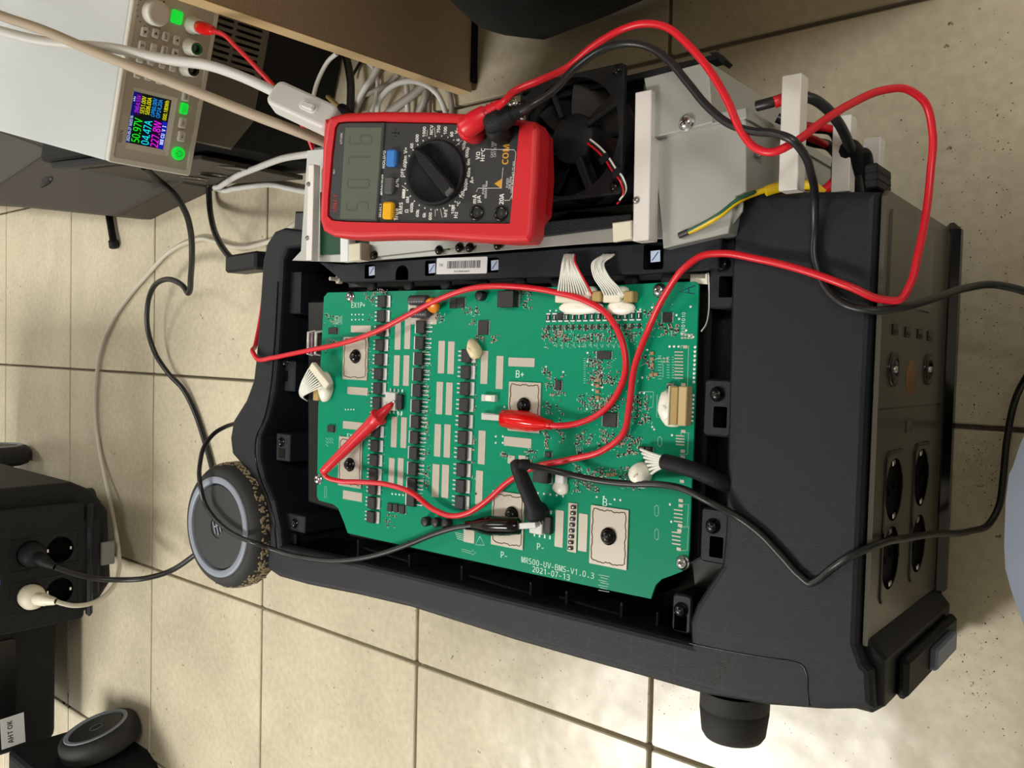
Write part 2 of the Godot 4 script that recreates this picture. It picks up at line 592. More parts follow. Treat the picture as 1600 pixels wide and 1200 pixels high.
func room() -> void:
	var fl := struct(obj("floor", Shape.new().box(at(Vector3(-1.0, -0.058, 0.4)), Vector3(6.4, 0.1, 6.4)), M.grout))
	var x0 := -2.11969
	var z0 := 0.04684
	var t := Shape.new().slab(Transform3D(), rounded(TILE - 0.0042, TILE - 0.0042, 0.003, 2), -0.0085, 0.0, 0.0012)
	var first: MeshInstance3D
	for i in range(-5, 11):
		for j in range(-6, 10):
			var where := at(Vector3(x0 + (i + 0.5) * TILE, 0, z0 + (j + 0.5) * TILE))
			if first == null:
				first = obj("tile", t, M.tile, fl, where)
			else:
				copy("tile", first, where, fl)
	struct(obj("wall_far", Shape.new().box(at(Vector3(-4.05, 1.35, 0.4)), Vector3(0.1, 2.7, 6.4)), M.wall))
	struct(obj("wall_near", Shape.new().box(at(Vector3(2.05, 1.35, 0.4)), Vector3(0.1, 2.7, 6.4)), M.wall))
	struct(obj("wall_desk", Shape.new().box(at(Vector3(-1.0, 1.35, -2.65)), Vector3(6.0, 2.7, 0.1)), M.wall))
	struct(obj("wall_open", Shape.new().box(at(Vector3(-1.0, 1.35, 3.45)), Vector3(6.0, 2.7, 0.1)), M.wall))
	struct(obj("ceiling", Shape.new().box(at(Vector3(-1.0, 2.75, 0.4)), Vector3(6.4, 0.1, 6.4)), M.wall))


func desk() -> void:
	var a := ground(742, 145)
	var o := thing("desk", "wood-effect desk whose pale-edged side panel stands on the tiles behind the meter", "desk", at(a))
	obj("side_panel", Shape.new().box(at(Vector3(-0.009, 0.355, -0.42)), Vector3(0.018, 0.70, 0.84), 0.0006), M.wood, o)
	obj("edge_strip", Shape.new().box(at(Vector3(-0.009, 0.355, 0.0006)), Vector3(0.0182, 0.70, 0.0012), 0.0004), M.wood_edge, o)
	obj("added_desk_top", Shape.new().box(at(Vector3(0.255, 0.7185, -0.42)), Vector3(0.59, 0.025, 0.84), 0.001), M.wood, o)  # unseen top, added to shade the tiles along the desk side
	obj("far_panel", Shape.new().box(at(Vector3(0.53, 0.355, -0.42)), Vector3(0.018, 0.70, 0.84), 0.0006), M.wood, o)
	obj("skirting_strip", Shape.new().box(at(Vector3(0.0015, 0.004, -0.42)), Vector3(0.003, 0.008, 0.82)), M.black_soft, o)


func dl(px: float, py: float, n: float) -> Vector3:
	return on(dev, px, py, n)

func screw(parent: Node3D, p: Vector3, r: float, m, called := "screw", t := Transform3D()) -> void:   # domed cross-head screw on a washer
	var s := Shape.new()
	s.lathe(t * at(p), [[r * 1.25, 0], [r * 1.25, r * 0.2], [r, r * 0.22], [r, r * 0.55], [r * 0.75, r * 0.85], [r * 0.3, r * 0.95], [0.0, r * 0.96]], 16)
	var c := Shape.new()
	for k in 2:
		c.box(t * at(p + Vector3(0, r * 0.93, 0), PI / 2 * k + 0.4), Vector3(r * 0.95, r * 0.14, r * 0.2))
	obj(called, [[s, m], [c, M.chip]], null, parent)

func power_station() -> void:
	var o := thing("power_station", "large black wheeled power station lying open on the tiles, green circuit board exposed", "power station", dev)
	# the shell: a U-shaped wall round the board, ending in the broad cover at the near end
	var rim_pts := [[492, 361], [442, 355], [427, 361], [416, 378], [409, 405], [404, 480], [398, 560], [394, 594], [383, 624], [363, 656], [358, 684], [361, 710], [384, 736], [404, 765], [415, 800], [418, 845], [415, 880], [418, 891], [434, 902], [480, 915], [560, 931], [640, 950], [800, 1001], [900, 1030], [1000, 1058], [1100, 1087], [1200, 1104], [1290, 1111], [1366, 1110], [1362, 1048], [1352, 1038], [1341, 1007], [1356, 640], [1372, 298]]
	var back_pts := [[1153, 298], [1146, 340], [1141, 420], [1137, 600], [1131, 830], [1126, 882], [1086, 944], [1076, 972], [1077, 1004], [1000, 985], [900, 960], [800, 936], [650, 899], [550, 876], [480, 861], [438, 852], [435, 822], [426, 782], [411, 746], [404, 716], [405, 682], [418, 650], [427, 612], [432, 560], [437, 480], [441, 405], [448, 388], [491, 383]]
	var ring := outline(dev, RIM, rim_pts + back_pts)
	obj("shell", Shape.new().slab(Transform3D(), ring, 0.012, RIM, 0.005, [], true, 3), M.black, o)
	# the inner wall of the shell, a step lower
	var inner := outline(dev, RIM - 0.006, back_pts.slice(8))
	var s := Shape.new()
	for i in inner.size() - 1:
		var a := inner[i]
		var b := inner[i + 1]
		var mid := (a + b) / 2
		var d := b - a
		s.box(Transform3D(Basis(Vector3.UP, -d.angle()), Vector3(mid.x, RIM - 0.045, mid.y)), Vector3(d.length() + 0.002, 0.075, 0.004), 0.001)
	obj("inner_lip", s, M.black_gloss, o)
	obj("battery_tray", Shape.new().slab(Transform3D(), outline(dev, 0.13, [[460, 330], [1180, 330], [1180, 640], [1150, 860], [1090, 960], [1000, 1000], [560, 885], [452, 858], [440, 640]]), 0.02, 0.13, 0.002), M.black_deep, o)
	obj("tray_wall", Shape.new().slab(Transform3D(), outline(dev, 0.178, [[480, 470], [1112, 452], [1096, 868], [1030, 908], [1012, 936], [545, 838], [530, 800], [480, 785]]), 0.12, 0.178, 0.002), M.black_deep, o)
	var groove := []
	for p in [[434, 440], [431, 500], [427, 560], [422, 610], [413, 652], [400, 684], [399, 716], [406, 746], [420, 782], [429, 822], [432, 856]]:
		groove.append(dl(p[0], p[1], RIM + 0.0002))
	obj("rim_bead", Shape.new().tube(smooth(groove, 4), 0.0009, 6), M.black_gloss, o)
	# ribs between the board and the lower rim
	for q in [[560, 851, 874], [640, 874, 896], [722, 892, 915], [830, 918, 942], [886, 932, 956], [972, 950, 976], [1028, 966, 990]]:
		var a := dl(q[0], q[1], 0.176)
		var b := dl(q[0] - 6, q[2], 0.176)
		obj("rib", Shape.new().box(Transform3D(Basis(Vector3.UP, 0), Vector3((a.x + b.x) / 2, 0.15, (a.z + b.z) / 2)), Vector3(0.0022, 0.05, b.z - a.z + 0.008), 0.0006), M.black, o)
	for q in [[600, 868], [780, 916], [930, 952]]:
		var a := dl(q[0], q[1], 0.17)
		obj("rib_plate", Shape.new().box(at(Vector3(a.x, 0.15, a.z - 0.001), -0.05), Vector3(0.07, 0.04, 0.002), 0.0005), M.black_soft, o)
	post(o, "cream_tab", M.white_nylon, [[1078, 428], [1106, 427], [1106, 444], [1078, 443]], 0.183, 0.178, 0.0004)
	var wire := []
	for p in [[1107, 426], [1108, 460], [1107, 492], [1103, 508], [1096, 518]]:
		wire.append(dl(p[0], p[1], 0.184))
	obj("retaining_wire", Shape.new().tube(smooth(wire, 4), 0.0008, 6), M.steel, o)
	# screw lugs along the far wall and against the cover
	for q in [[449, 425, 468, 490, 447, 441, 448, 466], [445, 563, 460, 612, 446, 566, 445, 588], [432, 676, 452, 722, 440, 691, 440, 708], [443, 800, 476, 834, 461, 818, 459, 842]]:
		var a := dl(q[0], q[1], 0.182)
		var b := dl(q[2], q[3], 0.182)
		obj("lug", Shape.new().box(at(Vector3((a.x + b.x) / 2, 0.155, (a.z + b.z) / 2)), Vector3(b.x - a.x, 0.054, b.z - a.z), 0.001), M.black, o)
		screw(o, dl(q[4], q[5], 0.182), 0.0038, M.screw_black)
		var h := dl(q[6], q[7], 0.1823)
		obj("slot", Shape.new().box(at(h), Vector3(0.009, 0.0008, 0.01)), M.black_gloss, o)
	for q in [[1111, 374, 1146, 482, 1130, 414, 1134, 448], [1101, 592, 1141, 684, 1121, 616, 1125, 652], [1096, 792, 1136, 884, 1114, 822, 1119, 855], [1051, 926, 1079, 992, 1064, 953, 1063, 975]]:
		var a := dl(q[0], q[1], 0.186)
		var b := dl(q[2], q[3], 0.186)
		var hc := dl(q[6], q[7], 0.186)
		var lug := Shape.new().slab(Transform3D(), rounded(b.x - a.x, b.z - a.z, 0.003, 3, Vector2((a.x + b.x) / 2, (a.z + b.z) / 2)), 0.14, 0.186, 0.0012, [rounded(0.010, 0.0145, 0.0008, 1, Vector2(hc.x, hc.z))])
		obj("lug", lug, M.black, o)
		screw(o, dl(q[4], q[5], 0.186), 0.0042, M.screw_black)
	for q in [[[1120, 500], [1106, 535], [1120, 575]], [[1104, 700], [1092, 730], [1108, 765]]]:
		var pts := []
		for p in q:
			pts.append(dl(p[0], p[1], 0.16))
		obj("stiffener", Shape.new().tube(pts, 0.0016, 6), M.black, o)
	obj("near_tray", Shape.new().slab(Transform3D(), outline(dev, 0.158, [[1098, 430], [1160, 430], [1150, 880], [1088, 950], [1080, 880]]), 0.1, 0.158, 0.001), M.black_deep, o)
	# seam of the lower corner piece
	var seam := []
	for p in [[1077, 1005], [1140, 1018], [1200, 1028], [1240, 1034], [1254, 1040], [1260, 1052], [1262, 1080], [1264, 1104]]:
		seam.append(dl(p[0], p[1], RIM + 0.0001))
	obj("seam", Shape.new().tube(smooth(seam, 4), 0.0005, 6), M.black_gloss, o)
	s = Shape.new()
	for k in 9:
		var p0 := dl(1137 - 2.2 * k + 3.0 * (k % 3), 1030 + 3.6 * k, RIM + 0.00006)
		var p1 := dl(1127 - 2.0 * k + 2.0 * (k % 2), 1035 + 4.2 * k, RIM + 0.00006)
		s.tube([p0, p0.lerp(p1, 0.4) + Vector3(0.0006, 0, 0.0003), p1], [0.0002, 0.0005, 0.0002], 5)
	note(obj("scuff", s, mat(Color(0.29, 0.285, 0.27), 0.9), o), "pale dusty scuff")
	# rubber foot on the lower side, pointing across the floor
	var f := dl(1148, 1090, 0.158)
	f.y = 0.158
	obj("foot", Shape.new().lathe(aim(f + Vector3(0, 0, -0.006), f + Vector3(0, 0, 0.1)), [[0.0242, 0], [0.0242, 0.0115], [0.0236, 0.012], [0.0236, 0.013], [0.0242, 0.0135], [0.0222, 0.030], [0.020, 0.0335], [0.0, 0.034]], 36), M.rubber, o)
	wheel(o, Vector3(0, 0, 0), true)
	wheel(o, Vector3(0, 0, 0), false)
	end_face(o)
	label_strip(o)
	inverter(o)
	board(o)

func wheel_shape() -> Array:
	var R := 0.0655
	var tyre := Shape.new().lathe(Transform3D(), [[R * 0.80, -0.040], [R * 0.95, -0.036], [R, -0.030], [R, -0.016], [R * 0.975, -0.008], [R * 0.90, -0.0015], [R * 0.82, 0.0], [R * 0.80, 0.0]], 64)
	var dirt := Shape.new()
	var g := RandomNumberGenerator.new()
	g.seed = 12
	for i in 520:
		var w := g.randf_range(-1.9, 2.2)
		var y := g.randf_range(-0.027, -0.007) - 0.005 * g.randf()
		var p := Vector3(cos(w), 0, sin(w)) * R * (1.0 - 0.035 * clampf((y + 0.016) / 0.010, 0.0, 1.0)) + Vector3(0, y, 0)
		dirt.blob(Transform3D(Basis(Vector3.UP, -w), p), Vector3(0.0009, g.randf_range(0.0006, 0.0022), g.randf_range(0.0006, 0.0022)), 0.2, i)
	var ringm := Shape.new().lathe(Transform3D(), [[R * 0.80, -0.002], [R * 0.80, 0.0012], [R * 0.785, 0.0018], [R * 0.70, 0.0018], [R * 0.69, 0.0010], [R * 0.69, -0.003]], 64)
	var cap := Shape.new().lathe(Transform3D(), [[R * 0.69, -0.004], [R * 0.668, -0.004], [R * 0.668, -0.0010], [R * 0.65, -0.0002], [R * 0.185, 0.0], [R * 0.185, -0.0008], [0.0, -0.0008]], 64, true)
	return [tyre, dirt, ringm, cap]

func wheel(o: Node3D, _p: Vector3, upper: bool) -> void:
	var c := dl(340, 823, 0.209)
	var t := Transform3D(Basis(Vector3.UP, 0.3), c) if upper else Transform3D(Basis(Vector3.RIGHT, PI), Vector3(c.x, 0.008, c.z))
	var q := wheel_shape()
	var w := obj("wheel", q[0], M.rubber, o, t)
	obj("wheel_ring", q[2], M.grey_ring, w)
	obj("wheel_cap", q[3], M.meter_face, w)
	if upper:
		stuff(obj("dried_mud", q[1], M.dust, w))
		var e := Shape.new()
		for k in 3:
			e.box(at(Vector3(-0.006 + 0.005 * k, 0.0001, 0.0), 0.1), Vector3(0.0016, 0.0010, 0.013 if k != 1 else 0.017), 0.0002)
		e.box(at(Vector3(-0.001, 0.0001, -0.0012), 0.1), Vector3(0.012, 0.0010, 0.0016), 0.0002)
		obj("emblem", e, M.grey_ring, w)
	var ax := Shape.new().lathe(t, [[0.012, -0.07], [0.012, -0.03], [0.0, -0.03]], 16)
	obj("axle", ax, M.black_deep, o)

func end_frame() -> Transform3D:   # the near end: x across, y out of the face, z from its floor side to its top side
	return Transform3D(Basis(Vector3(0, 0, 1), Vector3(1, 0, 0), Vector3(0, 1, 0)), Vector3.ZERO)

func ef(px: float, py: float, h := 0.0) -> Vector3:
	return on(dev * end_frame(), px, py, h)

func socket_shape(deep := 0.0145) -> Array:
	var R := 0.0201
	var cup := Shape.new().lathe(Transform3D(), [[R, -0.0005], [R, -deep], [0.0, -deep]], 32, true)
	for k in [-1, 1]:
		cup.lathe(at(Vector3(0, -deep, 0.0085 * k)), [[0.003, 0], [0.003, 0.0015], [0.0022, 0.0015], [0.0022, 0.0003], [0.0, 0.0003]], 10)
		cup.box(at(Vector3(0, -deep / 2, k * (R - 0.001))), Vector3(0.010, deep, 0.004), 0.0003)
	var clip := Shape.new()
	for k in [-1, 1]:
		clip.box(at(Vector3(k * (R - 0.0026), minf(-0.0045, -deep / 2) if deep > 0.01 else -0.0013, 0.0)), Vector3(0.0034, minf(0.009, deep), 0.0055), 0.0005)
	return [cup, clip]

func end_face(o: Node3D) -> void:
	var t := end_frame()
	# face plate with the four socket holes and the ports cut out of it
	var holes := []
	var sock := [[1390, 764], [1384, 870], [1433, 745], [1428, 848]]
	for q in sock:
		var c := ef(q[0], q[1])
		var ring := PackedVector2Array()
		for k in 32:
			ring.append(Vector2(c.x, c.z) + Vector2.from_angle(TAU * k / 32) * 0.0205)
		holes.append(ring)
	var z0 := -0.128
	var z1 := 0.150
	var plate := PackedVector2Array([Vector2(z0 + 0.004, 0.188), Vector2(z0, 0.183), Vector2(z0 + 0.001, 0.022), Vector2(z0 + 0.010, 0.012), Vector2(z1, 0.012), Vector2(z1, 0.188)])
	obj("end_panel", Shape.new().slab(t, plate, 0.0, 0.003, 0.0, holes), M.panel_gloss, o)
	for q in sock:
		var c := ef(q[0], q[1])
		var p := obj("socket", [[socket_shape(0.0027)[0], M.pit], [socket_shape(0.0027)[1], M.chrome]], null, o, t * Transform3D(Basis(Vector3.UP, 0.15), Vector3(c.x, 0.003, c.z)))
		p.set_meta("label", "earthed mains socket")
	for q in [[0.0362, 0.1437, 0.1015], [0.0350, 0.0730, 0.0980]]:   # raised frame beside each pair of sockets
		var fr := Shape.new()
		var pts := [Vector3(q[0] - 0.003, 0.0032, q[1] - 0.015), Vector3(q[0] - 0.003, 0.0032, q[1] + 0.018), Vector3(q[0] + 0.002, 0.0032, q[1] + 0.0235), Vector3(q[0] + 0.088, 0.0032, q[1] + 0.0235), Vector3(q[0] + 0.0915, 0.0032, q[1] + 0.020)]
		var pp := []
		for p in pts:
			pp.append(t * p)
		obj("socket_frame", fr.tube(pp, 0.0012, 6), M.black_gloss, o)
	var a := ef(1384, 325)
	var b := ef(1445, 490)
	obj("display_window", Shape.new().slab(t, rounded(b.x - a.x, a.z - b.z, 0.004, 3, Vector2((a.x + b.x) / 2, (a.z + b.z) / 2)), 0.003, 0.0042, 0.0006), M.display_off, o)
	for q in [[1390, 515], [1410, 519], [1429, 522], [1445, 525]]:
		var c := ef(q[0], q[1])
		obj("usb_port", [[Shape.new().box(t * at(Vector3(c.x, 0.0034, c.z)), Vector3(0.0068, 0.0012, 0.012), 0.0004), M.black_gloss], [Shape.new().box(t * at(Vector3(c.x + 0.001, 0.0041, c.z)), Vector3(0.002, 0.0004, 0.008)), M.chip]], null, o)
	for q in [[1387, 577], [1442, 577]]:
		var c := ef(q[0], q[1])
		obj("port_cap", [[Shape.new().lathe(t * at(Vector3(c.x, 0.003, c.z)), [[0.011, 0], [0.011, 0.0015], [0.009, 0.002], [0.006, 0.002], [0.006, 0.0006], [0, 0.0006]], 24), M.black_gloss], [Shape.new().lathe(t * at(Vector3(c.x, 0.0035, c.z)), [[0.0022, 0], [0.0022, 0.0025], [0, 0.0028]], 10), M.steel]], null, o)
	var c2 := ef(1416, 590)
	obj("port_disc", Shape.new().lathe(t * at(Vector3(c2.x, 0.003, c2.z)), [[0.012, 0], [0.0115, 0.0006], [0.0, 0.0006]], 24), mat(Color(0.48, 0.33, 0.20), 0.4), o)
	var c3 := ef(1412, 666)
	obj("power_button", Shape.new().box(t * at(Vector3(c3.x, 0.0034, c3.z)), Vector3(0.008, 0.0012, 0.012), 0.0005), M.button_grey, o)
	var l0 := ef(1358, 641, 0.003)
	obj("panel_joint", Shape.new().box(t * at(Vector3(l0.x, 0.0031, 0.1)), Vector3(0.0008, 0.0004, 0.165)), M.black_gloss, o)
	obj("bumper", Shape.new().box(t * at(Vector3(0.010, 0.003, 0.009)), Vector3(0.285, 0.013, 0.018), 0.006), M.black_gloss, o)
	# stepped corner with the latch
	obj("corner_step", Shape.new().slab(Transform3D(), PackedVector2Array([Vector2(-0.004, 0.146), Vector2(0.0035, 0.146), Vector2(0.013, 0.157), Vector2(0.013, 0.186), Vector2(0.006, 0.192), Vector2(-0.004, 0.192)]), 0.012, 0.185, 0.004, [], true, 3), M.black, o)
	obj("latch_plate", Shape.new().box(at(Vector3(0.0165, 0.090, 0.1745)), Vector3(0.008, 0.140, 0.026), 0.003), M.black_soft, o)
	obj("latch_tab", Shape.new().box(at(Vector3(0.0225, 0.075, 0.1745)), Vector3(0.006, 0.060, 0.015), 0.0015), M.grey_tab, o)

func label_strip(o: Node3D) -> void:
	# flat black bar between the metal base plate and the board, with the serial label and the taped slots
	var h := 0.196
	var pts := [[498, 409], [537, 412], [700, 401], [900, 386], [1128, 372], [1122, 418], [1000, 428], [860, 432], [690, 438], [536, 441]]
	var holes := []
	for q in [[578, 424, 0.014, 0.013], [672, 419, 0.012, 0.013], [770, 414, 0.012, 0.012], [1021, 401, 0.016, 0.018]]:
		var c := dl(q[0], q[1], h)
		holes.append(rounded(q[2], q[3], 0.001, 1, Vector2(c.x, c.z)))
	var c0 := dl(628, 428, h)
	var arch := PackedVector2Array()
	for k in 13:
		arch.append(Vector2(c0.x, c0.z) + Vector2.from_angle(PI + PI * k / 12.0) * 0.0078)
	arch.append(Vector2(c0.x + 0.0078, c0.z + 0.0055)); arch.append(Vector2(c0.x - 0.0078, c0.z + 0.0055))
	holes.append(arch)
	obj("label_bar", Shape.new().slab(Transform3D(), outline(dev, h, pts), 0.172, h, 0.001, holes), M.black, o)
	obj("bar_foot", Shape.new().slab(Transform3D(), outline(dev, 0.183, [[540, 436], [1104, 424], [1104, 437], [545, 450]]), 0.15, 0.183, 0.001), M.black_deep, o)
	for k in 9:
		var c := dl(580 + 58 * k, 446 - 1.2 * k, 0.184)
		obj("bar_clip", Shape.new().lathe(at(c), [[0.006, -0.03], [0.006, 0.0], [0.0045, 0.0015], [0.0, 0.0015]], 16), M.black_soft, o)
	for q in [[578, 423], [672, 419], [770, 414], [1021, 400]]:
		var c := dl(q[0], q[1], h)
		var tape := obj("tape_square", Shape.new().box(at(Vector3(c.x + 0.0005, h - 0.002, c.z), 0.05), Vector3(0.0075, 0.0004, 0.008)), mat(Color(0.72, 0.78, 0.88), 0.5), o)
		obj("pen_stroke", Shape.new().box(at(Vector3(c.x + 0.0005, h - 0.0016, c.z), 0.9), Vector3(0.0075, 0.0002, 0.0006)), M.ink_blue, tape, Transform3D())
	var a := dl(682, 416, h + 0.0004)
	var b := dl(761, 414, h + 0.0004)
	var yaw := atan2(-(b.z - a.z), b.x - a.x)
	var lt := at((a + b) / 2, yaw)
	var w := a.distance_to(b)
	var lab := obj("serial_label", Shape.new().slab(lt, rounded(w, 0.0135, 0.001, 2), -0.0006, 0.0, 0.0), M.paper, o)
	var ink := Shape.new()
	words(ink, "SN:", lt, Vector3(-w * 0.40, 0.00005, -0.0008), 0.0022, 0.0, "Droid Serif", 0.0001)
	words(ink, "DCA1FQ0DD0208001", lt, Vector3(w * 0.02, 0.00005, 0.0048), 0.0013, 0.0, "Droid Sans Mono", 0.0001)
	var g := RandomNumberGenerator.new()
	g.seed = 4
	var x := -w * 0.28
	while x < w * 0.36:
		var bw: float = [0.00022, 0.00045, 0.0007][g.randi() % 3]
		ink.box(lt * at(Vector3(x + bw / 2, 0.00005, -0.0009)), Vector3(bw, 0.0001, 0.0062))
		x += bw + [0.0003, 0.0005, 0.0007][g.randi() % 3]
	obj("label_print", ink, M.ink_dark, lab)

func post(o: Node3D, called: String, m, poly: Array, h: float, low: float, bevel := 0.0008) -> MeshInstance3D:
	return obj(called, Shape.new().slab(Transform3D(), outline(dev, h, poly), low, h, bevel), m, o)

func inverter(o: Node3D) -> void:
	# metal base plate with its folded edge, boxes and bars standing on it
	post(o, "base_plate", M.sheet, [[456, 407], [540, 410], [700, 398], [900, 382], [1134, 366], [1160, 330], [1168, 230], [1004, 226], [1000, 346], [808, 352], [808, 225], [700, 215], [480, 235], [470, 392]], 0.2015, 0.200, 0.0003)
	post(o, "plate_support", M.black_deep, [[480, 395], [1120, 360], [1150, 225], [1006, 228], [1002, 348], [806, 354], [806, 225], [700, 210], [490, 230]], 0.1995, 0.02)
	post(o, "sheet_cover", M.sheet, [[1006, 122], [1106, 96], [1113, 191], [1021, 215]], 0.212, 0.03, 0.0006)
	post(o, "sheet_cover", M.sheet, [[1021, 217], [1165, 181], [1166, 300], [1150, 306], [1138, 364], [1036, 388]], 0.2055, 0.03, 0.0006)
	post(o, "sheet_flap", M.sheet, [[1113, 178], [1165, 168], [1166, 184], [1113, 194]], 0.209, 0.03, 0.0004)
	post(o, "far_cover", M.sheet, [[690, 196], [815, 160], [818, 215], [690, 240]], 0.210, 0.03, 0.0006)
	post(o, "far_ledge", M.black_soft, [[640, 200], [1118, 84], [1126, 92], [640, 210]], 0.19, 0.178, 0.0006)
	post(o, "far_ledge", M.black_soft, [[1108, 82], [1120, 80], [1134, 94], [1128, 100]], 0.19, 0.178, 0.0006)
	for q in [[1116, 133, 0.19], [802, 163, 0.2105], [1073, 192, 0.2121]]:
		screw(o, dl(q[0], q[1], q[2]), 0.0036 if q[1] < 190 else 0.0045, M.chrome)
	for q in [[1187, 240, 0.19]]:
		screw(o, dl(q[0], q[1], q[2]), 0.003, M.steel)
	# fan
	var tf := at(dl(888, 214, 0.206), 0.012)
	var S := 0.0925
	var hole := PackedVector2Array()
	for k in 48:
		hole.append(Vector2.from_angle(TAU * k / 48) * 0.0435)
	var fan := obj("fan", Shape.new().slab(tf, rounded(S, S, 0.003, 3), -0.0045, 0.0, 0.001, [hole]), M.black_soft, o)
	var s := Shape.new()
	s.lathe(tf, [[0.0445, -0.030], [0.0445, -0.003], [0.0435, -0.003], [0.0435, -0.030]], 48)
	s.slab(tf, rounded(S, S, 0.003, 3), -0.039, -0.0285)
	obj("fan_duct", s, M.black_deep, fan)
	s = Shape.new().lathe(tf, [[0.0185, -0.03], [0.0185, -0.006], [0.017, -0.004], [0.0, -0.004]], 32)
	obj("fan_hub", s, M.black_soft, fan)
	for k in 4:    # the struts that carry the hub
		var w := PI / 4 + k * PI / 2 + 0.35
		obj("fan_strut", Shape.new().box(tf * Transform3D(Basis(Vector3.UP, -w), Vector3(cos(w) * 0.031, -0.0025, sin(w) * 0.031)), Vector3(0.028, 0.004, 0.004 if k else 0.006), 0.0008), M.black_soft, fan)
	for k in 7:
		var b := Shape.new()
		var w0 := TAU * k / 7
		for i in 6:
			for j in 4:
				var p := []
				for e in [[i, j], [i + 1, j], [i + 1, j + 1], [i, j + 1]]:
					var rr: float = 0.0185 + 0.0235 * e[0] / 6.0
					var ww: float = w0 + 0.15 * e[0] / 6.0 + 0.75 * e[1] / 4.0
					p.append(tf * Vector3(cos(ww) * rr, -0.010 - 0.016 * e[1] / 4.0, sin(ww) * rr))
				b.quad(p[0], p[1], p[2], p[3], (tf.basis * Vector3(cos(w0 + 1.9) * 0.4, 0.9, sin(w0 + 1.9) * 0.4)).normalized())
		obj("fan_blade", b, mat(Color(0.10, 0.10, 0.105), 0.25), fan)
	for k in [[-1, -1], [1, -1], [1, 1]]:
		screw(o, tf * Vector3(k[0] * 0.041, 0, k[1] * 0.041), 0.0032, M.screw_black, "fan_screw")
	for k in 3:
		var pts := []
		for p in [[920, 221], [935, 233], [946, 245], [960, 266], [972, 282], [976, 300], [966, 316]]:
			pts.append(dl(p[0] + [2, 0, -2][k], p[1] + [-3, 0, 3][k], 0.2085 if p[1] < 300 else 0.203))
		note(obj("fan_wire", Shape.new().tube(smooth(pts), 0.0008, 6), [M.white_wire, M.black_wire, M.red_wire][k], fan), ["white fan wire", "black fan wire", "red fan wire"][k])
	for p in [[944, 248], [963, 270]]:
		obj("wire_clip", Shape.new().box(at(dl(p[0], p[1], 0.2095), -0.9), Vector3(0.005, 0.0035, 0.008), 0.0008), M.black_soft, fan)
	post(o, "air_duct", M.black_soft, [[850, 346], [984, 334], [985, 352], [845, 370]], 0.2045, 0.15)
	post(o, "spacer_block", M.white_nylon, [[956, 348], [986, 344], [987, 372], [957, 378]], 0.206, 0.2015)
	# square aluminium bars across the unit
	var bar := func(a: Array, b: Array, h: float, w: float, called: String) -> void:
		var p := dl(a[0], a[1], h)
		var q := dl(b[0], b[1], h)
		var c := (p + q) / 2
		obj(called, Shape.new().box(Transform3D(Basis(Vector3.UP, atan2(q.x - p.x, q.z - p.z)), Vector3(c.x, h - w / 2, c.z)), Vector3(w, w, Vector2(q.x - p.x, q.z - p.z).length()), 0.0005), M.alu, o)
	bar.call([1005, 142], [1001, 376], 0.2175, 0.0125, "square_bar")
	bar.call([1237, 116], [1231, 297], 0.219, 0.012, "square_bar")
	bar.call([1316, 180], [1312, 300], 0.15, 0.012, "square_bar")
	bar.call([1362, 215], [1358, 300], 0.10, 0.012, "square_bar")
	bar.call([486, 257], [482, 407], 0.214, 0.008, "square_bar")
	for p in [[482, 288], [480, 372]]:
		screw(o, dl(p[0], p[1], 0.2142), 0.0018, M.steel)
	screw(o, dl(994, 313, 0.2177), 0.002, M.steel)
	# end of the inverter board that shows under the meter
	post(o, "inverter_board", M.board_edge, [[500, 300], [700, 290], [700, 390], [500, 398]], 0.2035, 0.2015, 0.0002)
	post(o, "relay", M.white_nylon, [[544, 381], [563, 379], [563, 406], [544, 408]], 0.215, 0.2035)
	post(o, "relay_holder", M.paper, [[531, 330], [545, 329], [544, 408], [531, 409]], 0.212, 0.2035)
	post(o, "heat_plate", M.sheet, [[575, 330], [806, 330], [806, 376], [578, 402]], 0.2038, 0.2036, 0.0002)
	for p in [[585, 399], [686, 391], [718, 387], [734, 387], [778, 383]]:
		screw(o, dl(p[0], p[1], 0.2039), 0.0032, M.screw_black)
	var bolt := Shape.new().lathe(Transform3D(Basis(Vector3.BACK, 0.2), dl(533, 437, 0.185)), [[0.0045, 0], [0.0045, 0.004], [0.002, 0.004], [0.002, 0.012], [0, 0.012]], 6, true)
	obj("brass_bolt", bolt, M.tin, o)
	# cables between the inverter and the end panel
	var run := func(called: String, pts: Array, r, m, label := "") -> void:
		var q := []
		for p in pts:
			q.append(dl(p[0], p[1], p[2]))
		var c := obj(called, Shape.new().tube(smooth(q), r, 14), m, o)
		if label:
			note(c, label)
	run.call("power_cable", [[1183, 166, 0.20], [1205, 160, 0.2], [1235, 152, 0.195], [1265, 153, 0.19], [1290, 168, 0.18], [1310, 192, 0.17], [1325, 222, 0.155], [1336, 255, 0.14], [1342, 300, 0.13]], 0.0034, M.black_wire)
	run.call("power_cable", [[1214, 184, 0.16], [1240, 194, 0.155], [1270, 200, 0.15], [1300, 205, 0.14], [1312, 230, 0.13], [1322, 300, 0.12]], 0.0034, M.black_wire)
	run.call("power_cable", [[1244, 212, 0.14], [1270, 222, 0.13], [1295, 228, 0.12], [1312, 250, 0.12], [1315, 300, 0.11]], 0.0036, M.black_wire)
	run.call("power_cable", [[1210, 160, 0.202], [1222, 156, 0.2], [1236, 153, 0.197]], 0.0037, M.red_wire, "red sleeve on the upper cable")
	run.call("power_cable", [[1255, 197, 0.158], [1285, 199, 0.15], [1310, 204, 0.14]], 0.0025, M.red_wire, "red cable")
	run.call("power_cable", [[1255, 212, 0.14], [1275, 219, 0.135], [1290, 226, 0.125]], 0.0025, M.red_wire, "red cable")
